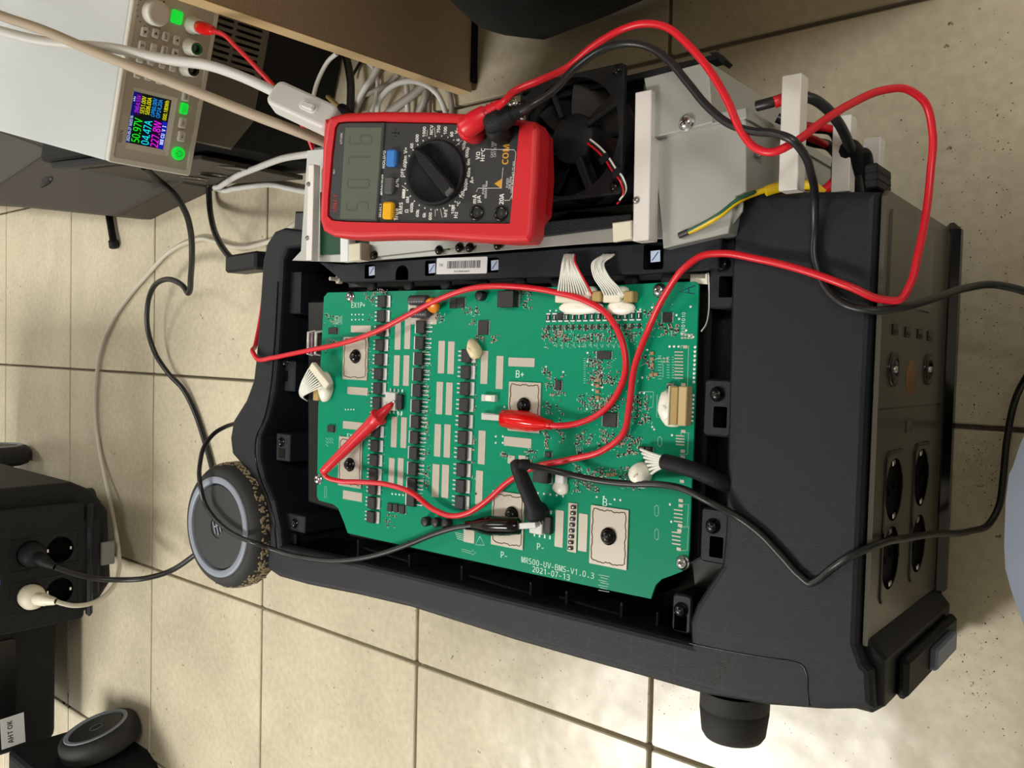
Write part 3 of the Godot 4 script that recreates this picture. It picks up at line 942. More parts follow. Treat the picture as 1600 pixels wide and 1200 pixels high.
	run.call("power_cable", [[1286, 300, 0.15], [1300, 288, 0.145], [1312, 270, 0.14], [1318, 250, 0.13]], 0.0035, M.red_wire, "red cable")
	run.call("cable_sleeve", [[1328, 225, 0.15], [1328, 255, 0.135], [1330, 310, 0.11]], [0.004, 0.0055, 0.0072, 0.0088, 0.0102, 0.0112, 0.0120, 0.0125, 0.0128, 0.013, 0.013, 0.013, 0.013], M.black_soft)
	run.call("cable_sleeve", [[1350, 235, 0.14], [1345, 262, 0.13], [1342, 310, 0.11]], [0.003, 0.0042, 0.0055, 0.0066, 0.0075, 0.008, 0.0085, 0.009, 0.009, 0.009, 0.009, 0.009, 0.009], M.black_soft)
	run.call("earth_wire", [[1072, 364, 0.208], [1100, 351, 0.21], [1125, 336, 0.212], [1150, 316, 0.21], [1180, 302, 0.20], [1206, 294, 0.195], [1225, 291, 0.19], [1262, 287, 0.185], [1288, 300, 0.18]], 0.0019, M.yellow_wire)
	run.call("earth_wire", [[1196, 299, 0.196], [1215, 293, 0.192], [1245, 290, 0.188], [1270, 292, 0.184], [1284, 303, 0.18]], 0.0034, M.yellow_wire)
	run.call("earth_wire_stripe", [[1072, 363, 0.2088], [1100, 349, 0.2108], [1125, 334, 0.2128], [1150, 314, 0.2108], [1180, 300, 0.2008]], 0.0014, M.green_wire)
	run.call("ferrule", [[1062, 368, 0.207], [1076, 362, 0.2085]], 0.0022, M.black_wire)
	for k in 3:
		obj("cable_comb", Shape.new().box(at(dl(1372, 270 + 12 * k, 0.17), 0.1), Vector3(0.008, 0.03, 0.006), 0.001), M.black_soft, o)

const TOP := 0.186      # upper face of the circuit board

func bl(px: float, py: float, h := 0.0) -> Vector3:
	return on(dev, px, py, TOP + h)

func board(o: Node3D) -> void:
	var edge := [[512, 457], [600, 455], [800, 450], [960, 446], [1040, 441], [1086, 440], [1092, 446], [1085, 660], [1077, 860], [1074, 884], [1066, 893], [1048, 900], [1034, 905], [1024, 915], [1017, 936], [940, 920], [860, 903], [700, 868], [543, 833], [538, 818], [528, 794], [520, 788], [498, 782], [495, 776], [497, 640], [506, 464]]
	var b := obj("circuit_board", [[Shape.new().slab(Transform3D(), outline(dev, TOP, edge), TOP - 0.0016, TOP, 0.0002), M.board]], null, o)
	note(b, "green circuit board")
	big_parts(b)
	small_parts(b)
	board_print(b)
	connectors(b)

func pad(b: Node3D, px: float, py: float, w: float, h: float, called := "tinned_strip", y := 0.0004) -> Array:
	var a := bl(px - w / 2, py)
	var c := bl(px + w / 2, py)
	var d := bl(px, py - h / 2)
	var e := bl(px, py + h / 2)
	var m := bl(px, py)
	var wx := c.x - a.x
	var wz := e.z - d.z
	obj(called, Shape.new().slab(Transform3D(), rounded(wx, wz, 0.0004, 1, Vector2(m.x, (d.z + e.z) / 2)), TOP - 0.0002, TOP + y, 0.0001), M.tin, b)
	return [Vector3(m.x, TOP, (d.z + e.z) / 2), wx, wz]

func chip(s: Shape, px: float, py: float, w: float, h: float, tall: float, ch := 0.0003) -> Vector3:    # a block on the board, its size given by its corners in the photograph's plane
	var a := bl(px - w / 2, py - h / 2, tall)
	var c := bl(px + w / 2, py + h / 2, tall)
	var p := Vector3((a.x + c.x) / 2, TOP + tall / 2, (a.z + c.z) / 2)
	s.box(at(p), Vector3(absf(c.x - a.x), tall, absf(c.z - a.z)), ch)
	return p

func line(a: Array, b: Array, n: int) -> Array:
	var p := bl(a[0], a[1], 0.003)
	var q := bl(b[0], b[1], 0.003)
	var out := []
	for i in n:
		out.append(p.lerp(q, float(i) / (n - 1)))
	return out

func big_parts(b: Node3D) -> void:
	# power transistors in three columns: body, metal tab to one side, three pins to the other
	for col in [[[598, 471], [581, 808], 16, 1], [[656, 511], [641, 781], 12, -1], [[730, 556], [720, 785], 10, 1]]:
		var pts := line(col[0], col[1], col[2])
		var pitch: float = absf(pts[1].z - pts[0].z)
		var body := Shape.new().box(at(Vector3(-0.001 * col[3], 0.0023, 0)), Vector3(0.0096, 0.0045, pitch * 0.80), 0.0005)
		var metal := Shape.new().box(at(Vector3(0.0052 * col[3], 0.0008, 0)), Vector3(0.0050, 0.0015, pitch * 0.82), 0.0003)
		for k in 3:
			metal.box(at(Vector3(-0.0075 * col[3], 0.0009, (k - 1) * pitch * 0.27)), Vector3(0.0045, 0.0006, 0.0011), 0.0002)
			metal.box(at(Vector3(-0.0108 * col[3], 0.0003, (k - 1) * pitch * 0.27)), Vector3(0.0030, 0.0005, 0.0014), 0.0002)
		var first: MeshInstance3D
		for p in pts:
			var where := at(Vector3(p.x, TOP, p.z))
			if first == null:
				first = obj("power_transistor", [[body, M.chip], [metal, M.tin_bright]], null, b, where)
			else:
				copy("power_transistor", first, where, b)
	# bare tinned strips
	for q in [[564, 514, 31, 11], [559, 611, 32, 12], [552, 665, 32, 12], [551, 775, 30, 14], [815, 566, 41, 14], [809, 691, 43, 15]]:
		pad(b, q[0], q[1], q[2], q[3])
	for q in [[622, 523, 9, 47], [637, 522, 9, 47], [620, 579, 9, 48], [635, 579, 9, 48], [616, 675, 9, 48], [631, 676, 9, 48], [612, 739, 9, 47], [626, 739, 9, 47], [690, 558, 10, 51], [705, 559, 10, 51], [687, 622, 10, 51], [702, 623, 10, 51], [684, 688, 10, 51], [699, 689, 10, 52], [681, 751, 11, 52], [696, 752, 11, 52], [757, 574, 11, 52], [781, 582, 11, 52], [753, 699, 11, 53], [749, 762, 11, 54], [874, 826, 13, 58], [911, 832, 14, 59]]:
		pad(b, q[0], q[1], q[2], q[3])
	pad(b, 660, 488, 45, 38, "tinned_land", 0.0003)
	pad(b, 733, 836, 17, 24, "tinned_land", 0.0003)
	for q in [[799, 718, 11, 13], [816, 718, 11, 13]]:
		pad(b, q[0], q[1], q[2], q[3], "tinned_land")
	# bolted terminals with a rim of flux
	for q in [[556, 560, 38, 67, 556, 557], [548, 722, 36, 78, 547, 726], [820, 636, 50, 78, 819, 634], [794, 812, 50, 86, 800, 804], [952, 839, 59, 93, 951, 838]]:
		var r := pad(b, q[0], q[1], q[2], q[3], "terminal_plate", 0.0012)
		var rim := []
		var ph: float = q[0]
		for k in 61:
			var w := TAU * k / 60.0
			var d := Vector2(cos(w), sin(w))
			var f: float = 0.44 / maxf(absf(d.x), absf(d.y)) + 0.012 * sin(9.0 * w + ph) + 0.009 * sin(23.0 * w + ph)
			rim.append(r[0] + Vector3(d.x * f * r[1], 0.0012, d.y * f * r[2]))
		var plate := b.get_child(b.get_child_count() - 1)
		plate.set_meta("label", "square tinned terminal plate with a brown flux rim")
		obj("flux_rim", Shape.new().tube(rim, 0.00042, 5), M.flux, b)
		screw(b, bl(q[4], q[5], 0.0012), 0.0052, M.screw_black, "terminal_screw")
	# integrated circuits
	for q in [[754, 512, 15, 22, 0.0018], [943, 555, 21, 13, 0.0016], [952, 656, 21, 24, 0.0016], [1042, 496, 14, 16, 0.0014], [789, 467, 24, 25, 0.008], [844, 744, 23, 24, 0.0055], [707, 474, 10, 15, 0.002], [719, 473, 10, 15, 0.002], [519, 517, 13, 10, 0.0022], [516, 670, 10, 12, 0.0025], [608, 793, 7, 14, 0.0022], [617, 794, 7, 14, 0.0022], [627, 796, 8, 15, 0.0022], [871, 602, 8, 15, 0.002], [855, 710, 9, 9, 0.002], [874, 494, 8, 10, 0.002], [1013, 704, 8, 12, 0.003], [1002, 702, 8, 10, 0.003], [905, 709, 6, 7, 0.0014]]:
		var s := Shape.new()
		var p := chip(s, q[0], q[1], q[2], q[3], q[4])
		var pins := Shape.new()
		var a := bl(q[0] - q[2] / 2.0, q[1] - q[3] / 2.0)
		var c := bl(q[0] + q[2] / 2.0, q[1] + q[3] / 2.0)
		var n := maxi(3, int(q[3] / 2.2))
		for k in n:
			var z := lerpf(a.z, c.z, (k + 0.5) / n)
			pins.box(at(Vector3(p.x, TOP + 0.0003, z)), Vector3(c.x - a.x + 0.0022, 0.0005, (c.z - a.z) / n * 0.5))
		obj("integrated_circuit", [[s, M.chip], [pins, M.tin_bright]], null, b)
	# wound coil pair, disc varistor, transistors with round heads
	for k in 2:
		var p := bl(654 + 2 * k, 469 + 20 * k, 0.0045)
		var s := Shape.new()
		var prof := []
		for i in 22:
			prof.append([0.0038 + 0.0007 * absf(sin(i * PI / 3.0)), -0.011 + 0.001 * i])
		s.lathe(Transform3D(Basis(Vector3.BACK, PI / 2), Vector3(p.x, TOP + 0.0045, p.z)), [[0, -0.0115]] + prof + [[0, 0.0105]], 18)
		obj("coil", s, mat(Color(0.26, 0.25, 0.27), 0.4), b)
	var vp := bl(676, 477, 0.008)
	obj("disc_varistor", Shape.new().lathe(Transform3D(Basis(Vector3.RIGHT, 0.5), Vector3(vp.x, TOP + 0.008, vp.z)), [[0, -0.003], [0.005, -0.003], [0.0068, -0.0015], [0.0068, 0.0015], [0.005, 0.003], [0, 0.0032]], 24), M.orange, b)
	for q in [[665, 815], [681, 816], [697, 818], [750, 462]]:
		var p := bl(q[0], q[1], 0.004)
		obj("drum_coil", Shape.new().lathe(at(Vector3(p.x, TOP, p.z)), [[0.0042, 0], [0.0042, 0.0055], [0.0036, 0.0064], [0.0, 0.0064]], 18), M.chip, b)
	# fuses with white bodies
	for q in [[765, 622], [765, 651]]:
		var p := bl(q[0], q[1], 0.002)
		var s := Shape.new().box(at(Vector3(p.x, TOP + 0.002, p.z)), Vector3(0.007, 0.0038, 0.0052), 0.0005)
		var e := Shape.new()
		for k in [-1, 1]:
			e.box(at(Vector3(p.x + k * 0.0052, TOP + 0.0021, p.z)), Vector3(0.004, 0.0042, 0.0056), 0.0003)
		obj("fuse", [[s, M.glue], [e, M.tin_bright]], null, b)
	# measuring blocks that the two probes touch
	for q in [[610, 627, 628], [838, 818, 856]]:
		var p := bl(q[0], q[1], 0.004)
		var s := Shape.new().box(at(Vector3(p.x, TOP + 0.0025, p.z)), Vector3(0.0125, 0.005, 0.0165), 0.0006)
		var d := Shape.new().box(at(Vector3(p.x + 0.0105, TOP + 0.002, p.z)), Vector3(0.006, 0.004, 0.0135), 0.0005)
		var e := Shape.new()
		for k in 4:
			for g in [-1, 1]:
				e.box(at(Vector3(p.x - 0.004 + 0.005 * k, TOP + 0.0003, p.z + g * 0.0098)), Vector3(0.0014, 0.0005, 0.0028))
		obj("terminal_block", [[s, M.tin_bright], [d, M.chip], [e, M.silk]], null, b)
	# row of square contacts
	var hp := line([894, 793], [889, 857], 8)
	var base := Shape.new()
	var m: Vector3 = (hp[0] + hp[7]) / 2
	base.box(Transform3D(Basis(Vector3.UP, 0.012), Vector3(m.x, TOP + 0.0004, m.z)), Vector3(0.0082, 0.0008, absf(hp[7].z - hp[0].z) + 0.006), 0.0001)
	obj("contact_strip", base, M.tin, b)
	for p in hp:
		obj("square_contact", [[Shape.new().box(at(Vector3(p.x, TOP + 0.0014, p.z)), Vector3(0.0040, 0.0016, 0.0026), 0.0002), M.chip], [Shape.new().box(at(Vector3(p.x, TOP + 0.0022, p.z)), Vector3(0.0014, 0.0004, 0.0010)), M.tin_bright]], null, b)
	# balancing resistors
	var first: MeshInstance3D
	for p in line([854, 496], [996, 493], 15):
		var where := at(Vector3(p.x, TOP, p.z))
		if first == null:
			var s := Shape.new().box(at(Vector3(0, 0.0006, 0)), Vector3(0.0036, 0.001, 0.0046), 0.0002)
			var e := Shape.new()
			for k in [-1, 1]:
				e.box(at(Vector3(0, 0.0005, k * 0.0029)), Vector3(0.0038, 0.0010, 0.0012), 0.0001)
			var d := Shape.new().box(at(Vector3(0, 0.00112, 0)), Vector3(0.0007, 0.00006, 0.003))
			first = obj("resistor", [[s, M.chip], [e, M.tin_bright], [d, M.silk]], null, b, where)
		else:
			copy("resistor", first, where, b)
	for q in [[548, 464], [1031, 454], [1067, 879], [498, 749]]:
		screw(b, bl(q[0], q[1]), 0.0042, M.chrome, "board_screw")
	var hs := bl(639, 849)
	obj("board_hole", Shape.new().lathe(at(Vector3(hs.x, TOP + 0.0001, hs.z)), [[0.0026, 0], [0.0026, 0.0003], [0.0018, 0.0003], [0.0, 0.00012]], 18), M.chip, b)

func small_parts(b: Node3D) -> void:    # parts a pixel or three across: strewn in the clusters where the photograph shows them
	var dark := Shape.new()
	var tan_ := Shape.new()
	var ends := Shape.new()
	var dots := Shape.new()
	var marks := Shape.new()
	var g := RandomNumberGenerator.new()
	g.seed = 77
	for q in [[848, 1000, 508, 522, 46], [848, 990, 522, 534, 90], [919, 942, 548, 600, 34], [935, 968, 566, 600, 26], [922, 944, 586, 604, 10], [1003, 1020, 556, 574, 9], [1012, 1022, 566, 592, 6], [905, 980, 618, 642, 54], [985, 1015, 618, 662, 48], [930, 955, 628, 640, 8], [900, 925, 672, 694, 24], [935, 960, 672, 698, 26], [965, 1000, 680, 712, 40], [850, 862, 574, 612, 14], [865, 880, 584, 612, 12], [850, 882, 612, 648, 18], [850, 858, 668, 702, 14], [870, 880, 652, 694, 12], [898, 916, 724, 770, 22], [918, 940, 732, 748, 16], [938, 966, 732, 752, 16], [968, 990, 730, 758, 22], [780, 800, 455, 462, 4], [814, 832, 452, 486, 16], [768, 780, 524, 536, 8], [745, 758, 524, 532, 8], [735, 745, 497, 512, 5], [722, 752, 480, 490, 12], [570, 585, 458, 472, 10], [506, 532, 492, 508, 14], [508, 530, 528, 552, 12], [682, 692, 492, 502, 8], [784, 800, 706, 716, 8], [600, 618, 804, 812, 6], [600, 618, 814, 822, 6], [820, 836, 704, 730, 12], [1030, 1062, 504, 524, 22], [1005, 1025, 480, 500, 10], [916, 940, 756, 768, 12], [985, 1000, 756, 768, 8], [590, 606, 452, 458, 10], [661, 671, 505, 760, 60], [575, 582, 480, 800, 34], [735, 745, 560, 790, 26]]:
		for i in q[4]:
			var p := bl(g.randf_range(q[0], q[1]), g.randf_range(q[2], q[3]))
			var w: float = [0.0009, 0.0012, 0.0016][g.randi() % 3]
			var turn := PI / 2 * (g.randi() % 2)
			var t := at(Vector3(p.x, TOP + 0.0004, p.z), turn)
			(tan_ if g.randf() < 0.16 else dark).box(t, Vector3(w, 0.0008, w * 0.75))
			for k in [-1, 1]:
				ends.box(t * at(Vector3(k * w * 0.72, -0.00005, 0)), Vector3(w * 0.42, 0.0007, w * 0.8))
			if g.randf() < 0.7:    # printed part marks beside it
				marks.box(at(Vector3(p.x + g.randf_range(-0.003, 0.003), TOP + 0.00006, p.z + g.randf_range(-0.003, 0.003)), turn), Vector3(g.randf_range(0.0008, 0.0022), 0.00006, 0.0003))
	# three-legged parts under the resistors
	for p in line([854, 512], [996, 509], 15):
		dark.box(at(Vector3(p.x, TOP + 0.0006, p.z)), Vector3(0.0022, 0.0011, 0.0036), 0.0002)
		for k in 4:
			ends.box(at(Vector3(p.x + [-1, 1, 1, -1][k] * 0.0016, TOP + 0.0003, p.z + [-1, -1, 1, 1][k] * 0.0013)), Vector3(0.001, 0.0005, 0.0007))
	for q in [[932, 612, 4], [1017, 570, 3]]:
		for k in q[2]:
			chip(tan_, q[0] + 1, q[1] - 18 + 9 * k, 6, 6, 0.0012)
	for q in [[950, 742], [957, 742], [1017, 586], [1024, 585]]:
		chip(tan_, q[0], q[1], 6, 6, 0.0012)
	# test points and plated holes
	var dot := func(p: Vector3, r: float) -> void:
		dots.lathe(at(Vector3(p.x, TOP, p.z)), [[r, 0], [r * 0.9, 0.0002], [0.0, 0.00035]], 10)
	for q in [[[1083, 542], [1081, 597], 9, 0.0011], [[1080, 618], [1078, 658], 7, 0.0011], [[546, 491], [563, 491], 4, 0.0009], [[546, 499], [563, 499], 4, 0.0009], [[536, 640], [549, 640], 4, 0.0008], [[609, 772], [626, 774], 4, 0.0010], [[837, 771], [876, 776], 5, 0.0010], [[929, 777], [940, 777], 2, 0.0010], [[957, 781], [966, 782], 2, 0.0010], [[856, 485], [894, 484], 5, 0.0009], [[965, 483], [997, 483], 4, 0.0010], [[1043, 541], [1057, 541], 3, 0.0010], [[1062, 521], [1080, 526], 4, 0.0010], [[771, 682], [782, 682], 2, 0.0010], [[771, 692], [782, 692], 2, 0.0010], [[922, 601], [923, 609], 2, 0.0010], [[996, 614], [1003, 614], 2, 0.0010], [[1016, 667], [1019, 671], 2, 0.0009]]:
		for p in line(q[0], q[1], q[2]):
			dot.call(p, q[3])
	for q in [[1019, 480], [1018, 492], [1017, 500], [1057, 492], [1061, 498], [1059, 509], [1072, 516], [1034, 523], [1005, 543], [1011, 547], [1003, 590], [918, 551], [918, 565], [1047, 756], [1047, 788], [1050, 680], [1049, 815], [1001, 757], [853, 573], [880, 581], [859, 592], [940, 582], [941, 605], [917, 639], [934, 626], [788, 636], [1079, 479]]:
		dot.call(bl(q[0], q[1]), 0.0010)
	for i in 220:
		var q = [[925, 1000, 555, 700], [850, 1000, 530, 545], [900, 1020, 615, 690], [960, 1060, 470, 530], [655, 675, 500, 760]][i % 5]
		dot.call(bl(g.randf_range(q[0], q[1]), g.randf_range(q[2], q[3])), 0.0004)
	# bare comb pads along the near edge
	for q in [[1061, 550, 9, 5.1], [1063, 681, 4, 4.6], [1060, 797, 4, 6.0], [1057, 832, 4, 6.0]]:
		for k in q[2]:
			var p := bl(q[0], q[1] + q[3] * k)
			ends.box(at(Vector3(p.x, TOP + 0.0002, p.z)), Vector3(0.0068, 0.0003, 0.0009))
	for q in [[1071, 542], [1068, 601], [1068, 674], [1067, 705], [1067, 714], [1066, 752], [1064, 782], [1064, 790], [1063, 821], [1062, 829], [1061, 858], [1068, 613]]:
		var p := bl(q[0], q[1])
		ends.box(at(Vector3(p.x, TOP + 0.0002, p.z)), Vector3(0.0034, 0.0003, 0.0022))
	for q in [[1066, 523, 4], [1038, 620, 2], [1038, 560, 2]]:
		for k in q[2]:
			for j in 2:
				var p := bl(q[0] + 5 * k, q[1] + 5 * j)
				ends.box(at(Vector3(p.x, TOP + 0.0002, p.z)), Vector3(0.0018, 0.0003, 0.0012))
	stuff(obj("chip_components", [[dark, M.chip], [ends, M.tin]], null, b))
	stuff(obj("chip_capacitors", tan_, M.cap_tan, b))
	stuff(obj("solder_points", dots, M.tin_bright, b))
	stuff(obj("part_marks", marks, M.silk, b))

func board_print(b: Node3D) -> void:
	var s := Shape.new()
	for q in [["EX1P+", 560, 477, 0.0048, 0.0], ["EX2P+", 553, 683, 0.0048, 0.0], ["P+", 625, 648, 0.0042, 0.0], ["B+", 813, 585, 0.0056, 0.0], ["B-", 950, 786, 0.0056, 0.0], ["P-", 845, 855, 0.0050, 0.0], ["P-", 788, 868, 0.0050, 0.0], ["MR500-UV-BMS-V1.0.3", 870, 887, 0.0044, -0.02], ["2021-07-13", 861, 896, 0.0044, -0.02], ["0101010", 1068, 504, 0.0026, PI / 2]]:
		var p := bl(q[1], q[2])
		words(s, q[0], Transform3D(), Vector3(p.x, TOP + 0.00005, p.z), q[3], q[4], "Droid Sans Mono", 0.00008, q[3] > 0.0045)
	obj("board_lettering", s, M.silk, b)
	s = Shape.new()
	var stroke := func(pts: Array, r := 0.00016) -> void:
		var q := []
		for p in pts:
			q.append(bl(p[0], p[1], 0.00005))
		s.tube(q, r, 4)
	for k in 4:    # outlines round the empty plug positions along the near edge
		var y: float = [540, 676, 788, 822][k]
		var h: float = [66, 34, 36, 38][k]
		stroke.call([[1064, y], [1076, y], [1074, y + h], [1062, y + h]])
		stroke.call([[1064, y], [1064, y + 5]])
	for q in [[1031, 690, 7, 16], [1026, 798, 7, 18], [1026, 835, 7, 18]]:
		stroke.call([[q[0], q[1] - q[3] / 2], [q[0] - q[2] / 2, q[1] - q[3] / 2 + 3], [q[0] - q[2] / 2, q[1] + q[3] / 2 - 3], [q[0], q[1] + q[3] / 2], [q[0] + q[2] / 2, q[1] + q[3] / 2 - 3], [q[0] + q[2] / 2, q[1] - q[3] / 2 + 3], [q[0], q[1] - q[3] / 2]])
	stroke.call([[722, 858], [738, 862], [738, 859], [744, 864], [737, 867], [737, 865], [722, 861], [722, 858]])
	stroke.call([[507, 760], [507, 778], [510, 778], [510, 760], [507, 760]])
	stroke.call([[1000, 612], [1021, 612], [1020, 636], [1002, 640]])
	stroke.call([[1027, 617], [1026, 652], [1036, 652]])
	stroke.call([[750, 838], [757, 852], [743, 851], [750, 838]], 0.0003)
	for k in 4:
		stroke.call([[711 + k, 832 + 3 * k], [724, 835 + 3 * k]], 0.0003)
	stroke.call([[1000, 572], [1032, 558], [1036, 570], [1036, 590]])
	for k in 9:
		stroke.call([[1028, 556 + 4.5 * k], [1034, 556 + 4.5 * k]])
		stroke.call([[1042, 558 + 4 * k], [1046, 558 + 4 * k]])
		stroke.call([[1050, 558 + 4 * k], [1053, 558 + 4 * k]])
	for k in 12:
		stroke.call([[866 + 9 * k, 538], [868 + 9 * k, 541 + (k % 3)], [870 + 9 * k, 537], [870 + 9 * k, 543]])
		stroke.call([[912, 560 + 3.5 * k], [915, 560 + 3.5 * k]])
	for k in 7:
		stroke.call([[900 + 3 * (k % 4), 698 + 4 * (k / 4)], [902 + 3 * (k % 4), 704 + 4 * (k / 4)]])
		stroke.call([[522, 494 + 2 * k], [535, 494 + 2 * k]])
		stroke.call([[509 + 4 * (k % 3), 684 + 5 * (k / 3)], [513 + 4 * (k % 3), 688 + 5 * (k / 3)]])
		stroke.call([[935 + 3 * (k % 2), 898 + 4 * k], [952 - 2 * (k % 3), 901 + 4 * k]], 0.00022)
	for k in 24:
		stroke.call([[610 - 0.7 * k, 472 + 14 * k], [613 - 0.7 * k, 472 + 14 * k]])
	for k in 26:
		stroke.call([[666 - 0.5 * k, 508 + 10.5 * k], [673 - 0.5 * k, 508.5 + 10.5 * k]], 0.00025)
	stuff(obj("printed_outlines", s, M.silk, b))
	s = Shape.new()
	for q in [[[1086, 446], [1061, 456], [1085, 459]], [[1076, 449], [1076, 458]]]:
		var pts := []
		for p in q:
			pts.append(bl(p[0], p[1], 0.00005))
		s.tube(pts, 0.0004, 4)
	note(obj("pen_mark", s, M.ink_blue, b), "letter A in blue marker pen")

func connectors(b: Node3D) -> void:
	# two plugs at the bar: nylon body, tan latch, glue fillet and a curtain of wires
	for q in [[868, 935, 466, 20, 884, 13], [943, 985, 466, 12, 937, 8]]:
		var a := bl(q[0], q[2], 0.006)
		var c := bl(q[1], q[2], 0.006)
		var w := c.x - a.x
		var m := (a + c) / 2
		var body := obj("wire_plug", Shape.new().box(at(Vector3(m.x - 0.004, TOP + 0.0035, m.z)), Vector3(w - 0.008, 0.007, 0.006), 0.0006), M.white_nylon, b)
		obj("plug_latch", Shape.new().box(at(Vector3(c.x - 0.001, TOP + 0.004, m.z - 0.001)), Vector3(0.008, 0.008, 0.008), 0.0008), M.gold_plastic, b)
		obj("glue_fillet", [[Shape.new().blob(at(Vector3(m.x + 0.001, TOP + 0.0015, m.z + 0.0065)), Vector3(w * 0.52, 0.0042, 0.0058), 0.04, q[0], -0.0015), M.glue], [Shape.new().blob(at(Vector3(c.x - 0.008, TOP + 0.004, m.z - 0.005)), Vector3(0.005, 0.005, 0.004), 0.06, 3.0, -0.004), M.glue]], null, b)
		for k in q[5]:
			var f: float = float(k) / (q[5] - 1)
			var x0 := lerpf(q[0] + 3, q[1] - 8, f)
			var x1: float = q[4] - 4 + 16.0 * f + (6.0 if q[0] > 900 else 0.0)
			var sway := -14.0 if q[0] > 900 else 0.0
			var pts := [bl(x0, q[2] - 1, 0.005), bl(lerpf(x0, x1, 0.18) + sway * 0.3, 452, 0.011), bl(lerpf(x0, x1, 0.55) + sway, 432, 0.017), bl(lerpf(x0, x1, 0.9) + sway, 411, 0.019 + 0.0015 * sin(k * 1.7)), bl(x1 + 2, 400, 0.013), bl(x1 + 4, 397, 0.0)]
			note(obj("plug_wire", Shape.new().tube(smooth(pts, 5), 0.00075, 6), M.red_wire if q[5] == 13 and k == 12 else M.white_wire, b), "red wire" if q[5] == 13 and k == 12 else "white wire")
	# tan plug at the near edge, set in white glue, with the little push button beside it
	var p := bl(1064, 634, 0.004)
	obj("tan_plug", [[Shape.new().box(at(Vector3(p.x - 0.0032, TOP + 0.0045, p.z)), Vector3(0.0062, 0.009, 0.0265), 0.0006), M.gold_plastic], [Shape.new().box(at(Vector3(p.x + 0.0031, TOP + 0.0042, p.z)), Vector3(0.0066, 0.0084, 0.0272), 0.0006), M.tan_light], [Shape.new().box(at(Vector3(p.x - 0.0065, TOP + 0.005, p.z)), Vector3(0.0012, 0.0102, 0.0275), 0.0004), M.white_nylon]], null, b)
	p = bl(1043, 636, 0.004)
	obj("glue_fillet", Shape.new().blob(at(Vector3(p.x, TOP + 0.002, p.z)), Vector3(0.0085, 0.006, 0.0115), 0.08, 2.0, -0.002), M.glue, b)
	p = bl(1051, 658, 0.003)
	obj("glue_fillet", Shape.new().blob(at(Vector3(p.x, TOP + 0.002, p.z)), Vector3(0.0075, 0.006, 0.0045), 0.06, 1.0, -0.002), M.glue, b)
	p = bl(1048, 605, 0.002)
	obj("push_button", [[Shape.new().box(at(Vector3(p.x, TOP + 0.0015, p.z)), Vector3(0.0058, 0.003, 0.0058), 0.0004), M.steel], [Shape.new().lathe(at(Vector3(p.x, TOP + 0.003, p.z)), [[0.0018, 0], [0.0018, 0.0014], [0, 0.0015]], 14), M.chip]], null, b)
	# plug on the far edge with a loose fan of wires
	p = bl(497, 614, 0.004)
	obj("tan_plug", Shape.new().box(at(Vector3(p.x, TOP + 0.0035, p.z)), Vector3(0.0075, 0.0075, 0.0145), 0.0006), M.gold_plastic, b)
	p = bl(508, 605, 0.004)
	obj("glue_fillet", Shape.new().blob(at(Vector3(p.x, TOP + 0.003, p.z)), Vector3(0.0085, 0.007, 0.0145), 0.05, 1.5, -0.003), M.glue, b)
	var h0 := bl(489, 572, 0.016)
	var h1 := bl(513, 602, 0.014)
	obj("wire_plug", Shape.new().box(aim((h0 + h1) / 2, h1), Vector3(0.008, h0.distance_to(h1) + 0.003, 0.0055), 0.0008), M.white_nylon, b)
	for k in 10:
		var f := k / 9.0
		var a := bl(lerpf(483, 503, f), lerpf(576, 604, f), 0.016)
		var c := bl(lerpf(469, 474, f), lerpf(618, 621, f), -0.004)
		obj("plug_wire", Shape.new().tube(smooth([a, a.lerp(c, 0.5) + Vector3(0.001 - 0.003 * f, 0.004, 0.001 * f), c, c + Vector3(-0.008, -0.012, 0.004)], 5), 0.00075, 6), M.white_wire, b)
	p = bl(500, 521, 0.004)
	for k in 3:
		var a := bl(482 + 6 * k, 520, 0.0)
		var c := bl(481 + 6 * k, 552, -0.002)
		obj("flat_cable", Shape.new().tube([a + Vector3(0, -0.02, -0.004), a, c, c + Vector3(-0.002, -0.02, 0.004)], 0.0016, 6), M.white_wire if k != 1 else mat(Color(0.6, 0.5, 0.56), 0.5), b)
	# white plug at the sleeve
	p = bl(1001, 742, 0.004)
	obj("glue_fillet", Shape.new().blob(at(Vector3(p.x, TOP + 0.004, p.z)), Vector3(0.0085, 0.0085, 0.0095), 0.06, 4.0, -0.004), M.glue, b)
	p = bl(996, 743, 0.011)
	obj("plug_latch", Shape.new().box(at(Vector3(p.x, p.y, p.z), 0.6), Vector3(0.0032, 0.002, 0.0032), 0.0006), M.gold_plastic, b)
	for k in 7:
		var f := k / 6.0
		var a := bl(lerpf(1001, 1018, f), lerpf(702, 740, f), 0.006)
		var c := bl(lerpf(1042, 1038, f), lerpf(716, 728, f), 0.012)
		obj("plug_wire", Shape.new().tube(smooth([a, a.lerp(c, 0.5) + Vector3(0, 0.002, 0), c, c + (c - a) * 0.3], 4), 0.0011, 6), M.white_wire, b)
	var sl := []
	for q in [[1036, 721, 0.012], [1060, 727, 0.013], [1090, 737, 0.012], [1120, 750, 0.009], [1142, 760, 0.0]]:
		sl.append(bl(q[0], q[1], q[2]))
	obj("cable_sleeve", Shape.new().tube(smooth(sl, 5), [0.0052, 0.0056, 0.0058, 0.0058, 0.0058, 0.0058, 0.0058, 0.0058, 0.0058, 0.0058, 0.0058, 0.0058, 0.0058, 0.0058, 0.0058, 0.0058, 0.0058, 0.0058, 0.0058, 0.0058, 0.0058], 12), M.black_soft, b)
	p = bl(875, 762, 0.002)
	obj("glue_fillet", Shape.new().blob(at(Vector3(p.x, TOP + 0.001, p.z)), Vector3(0.0072, 0.004, 0.0058), 0.05, 5.0, -0.001), M.glue, b)
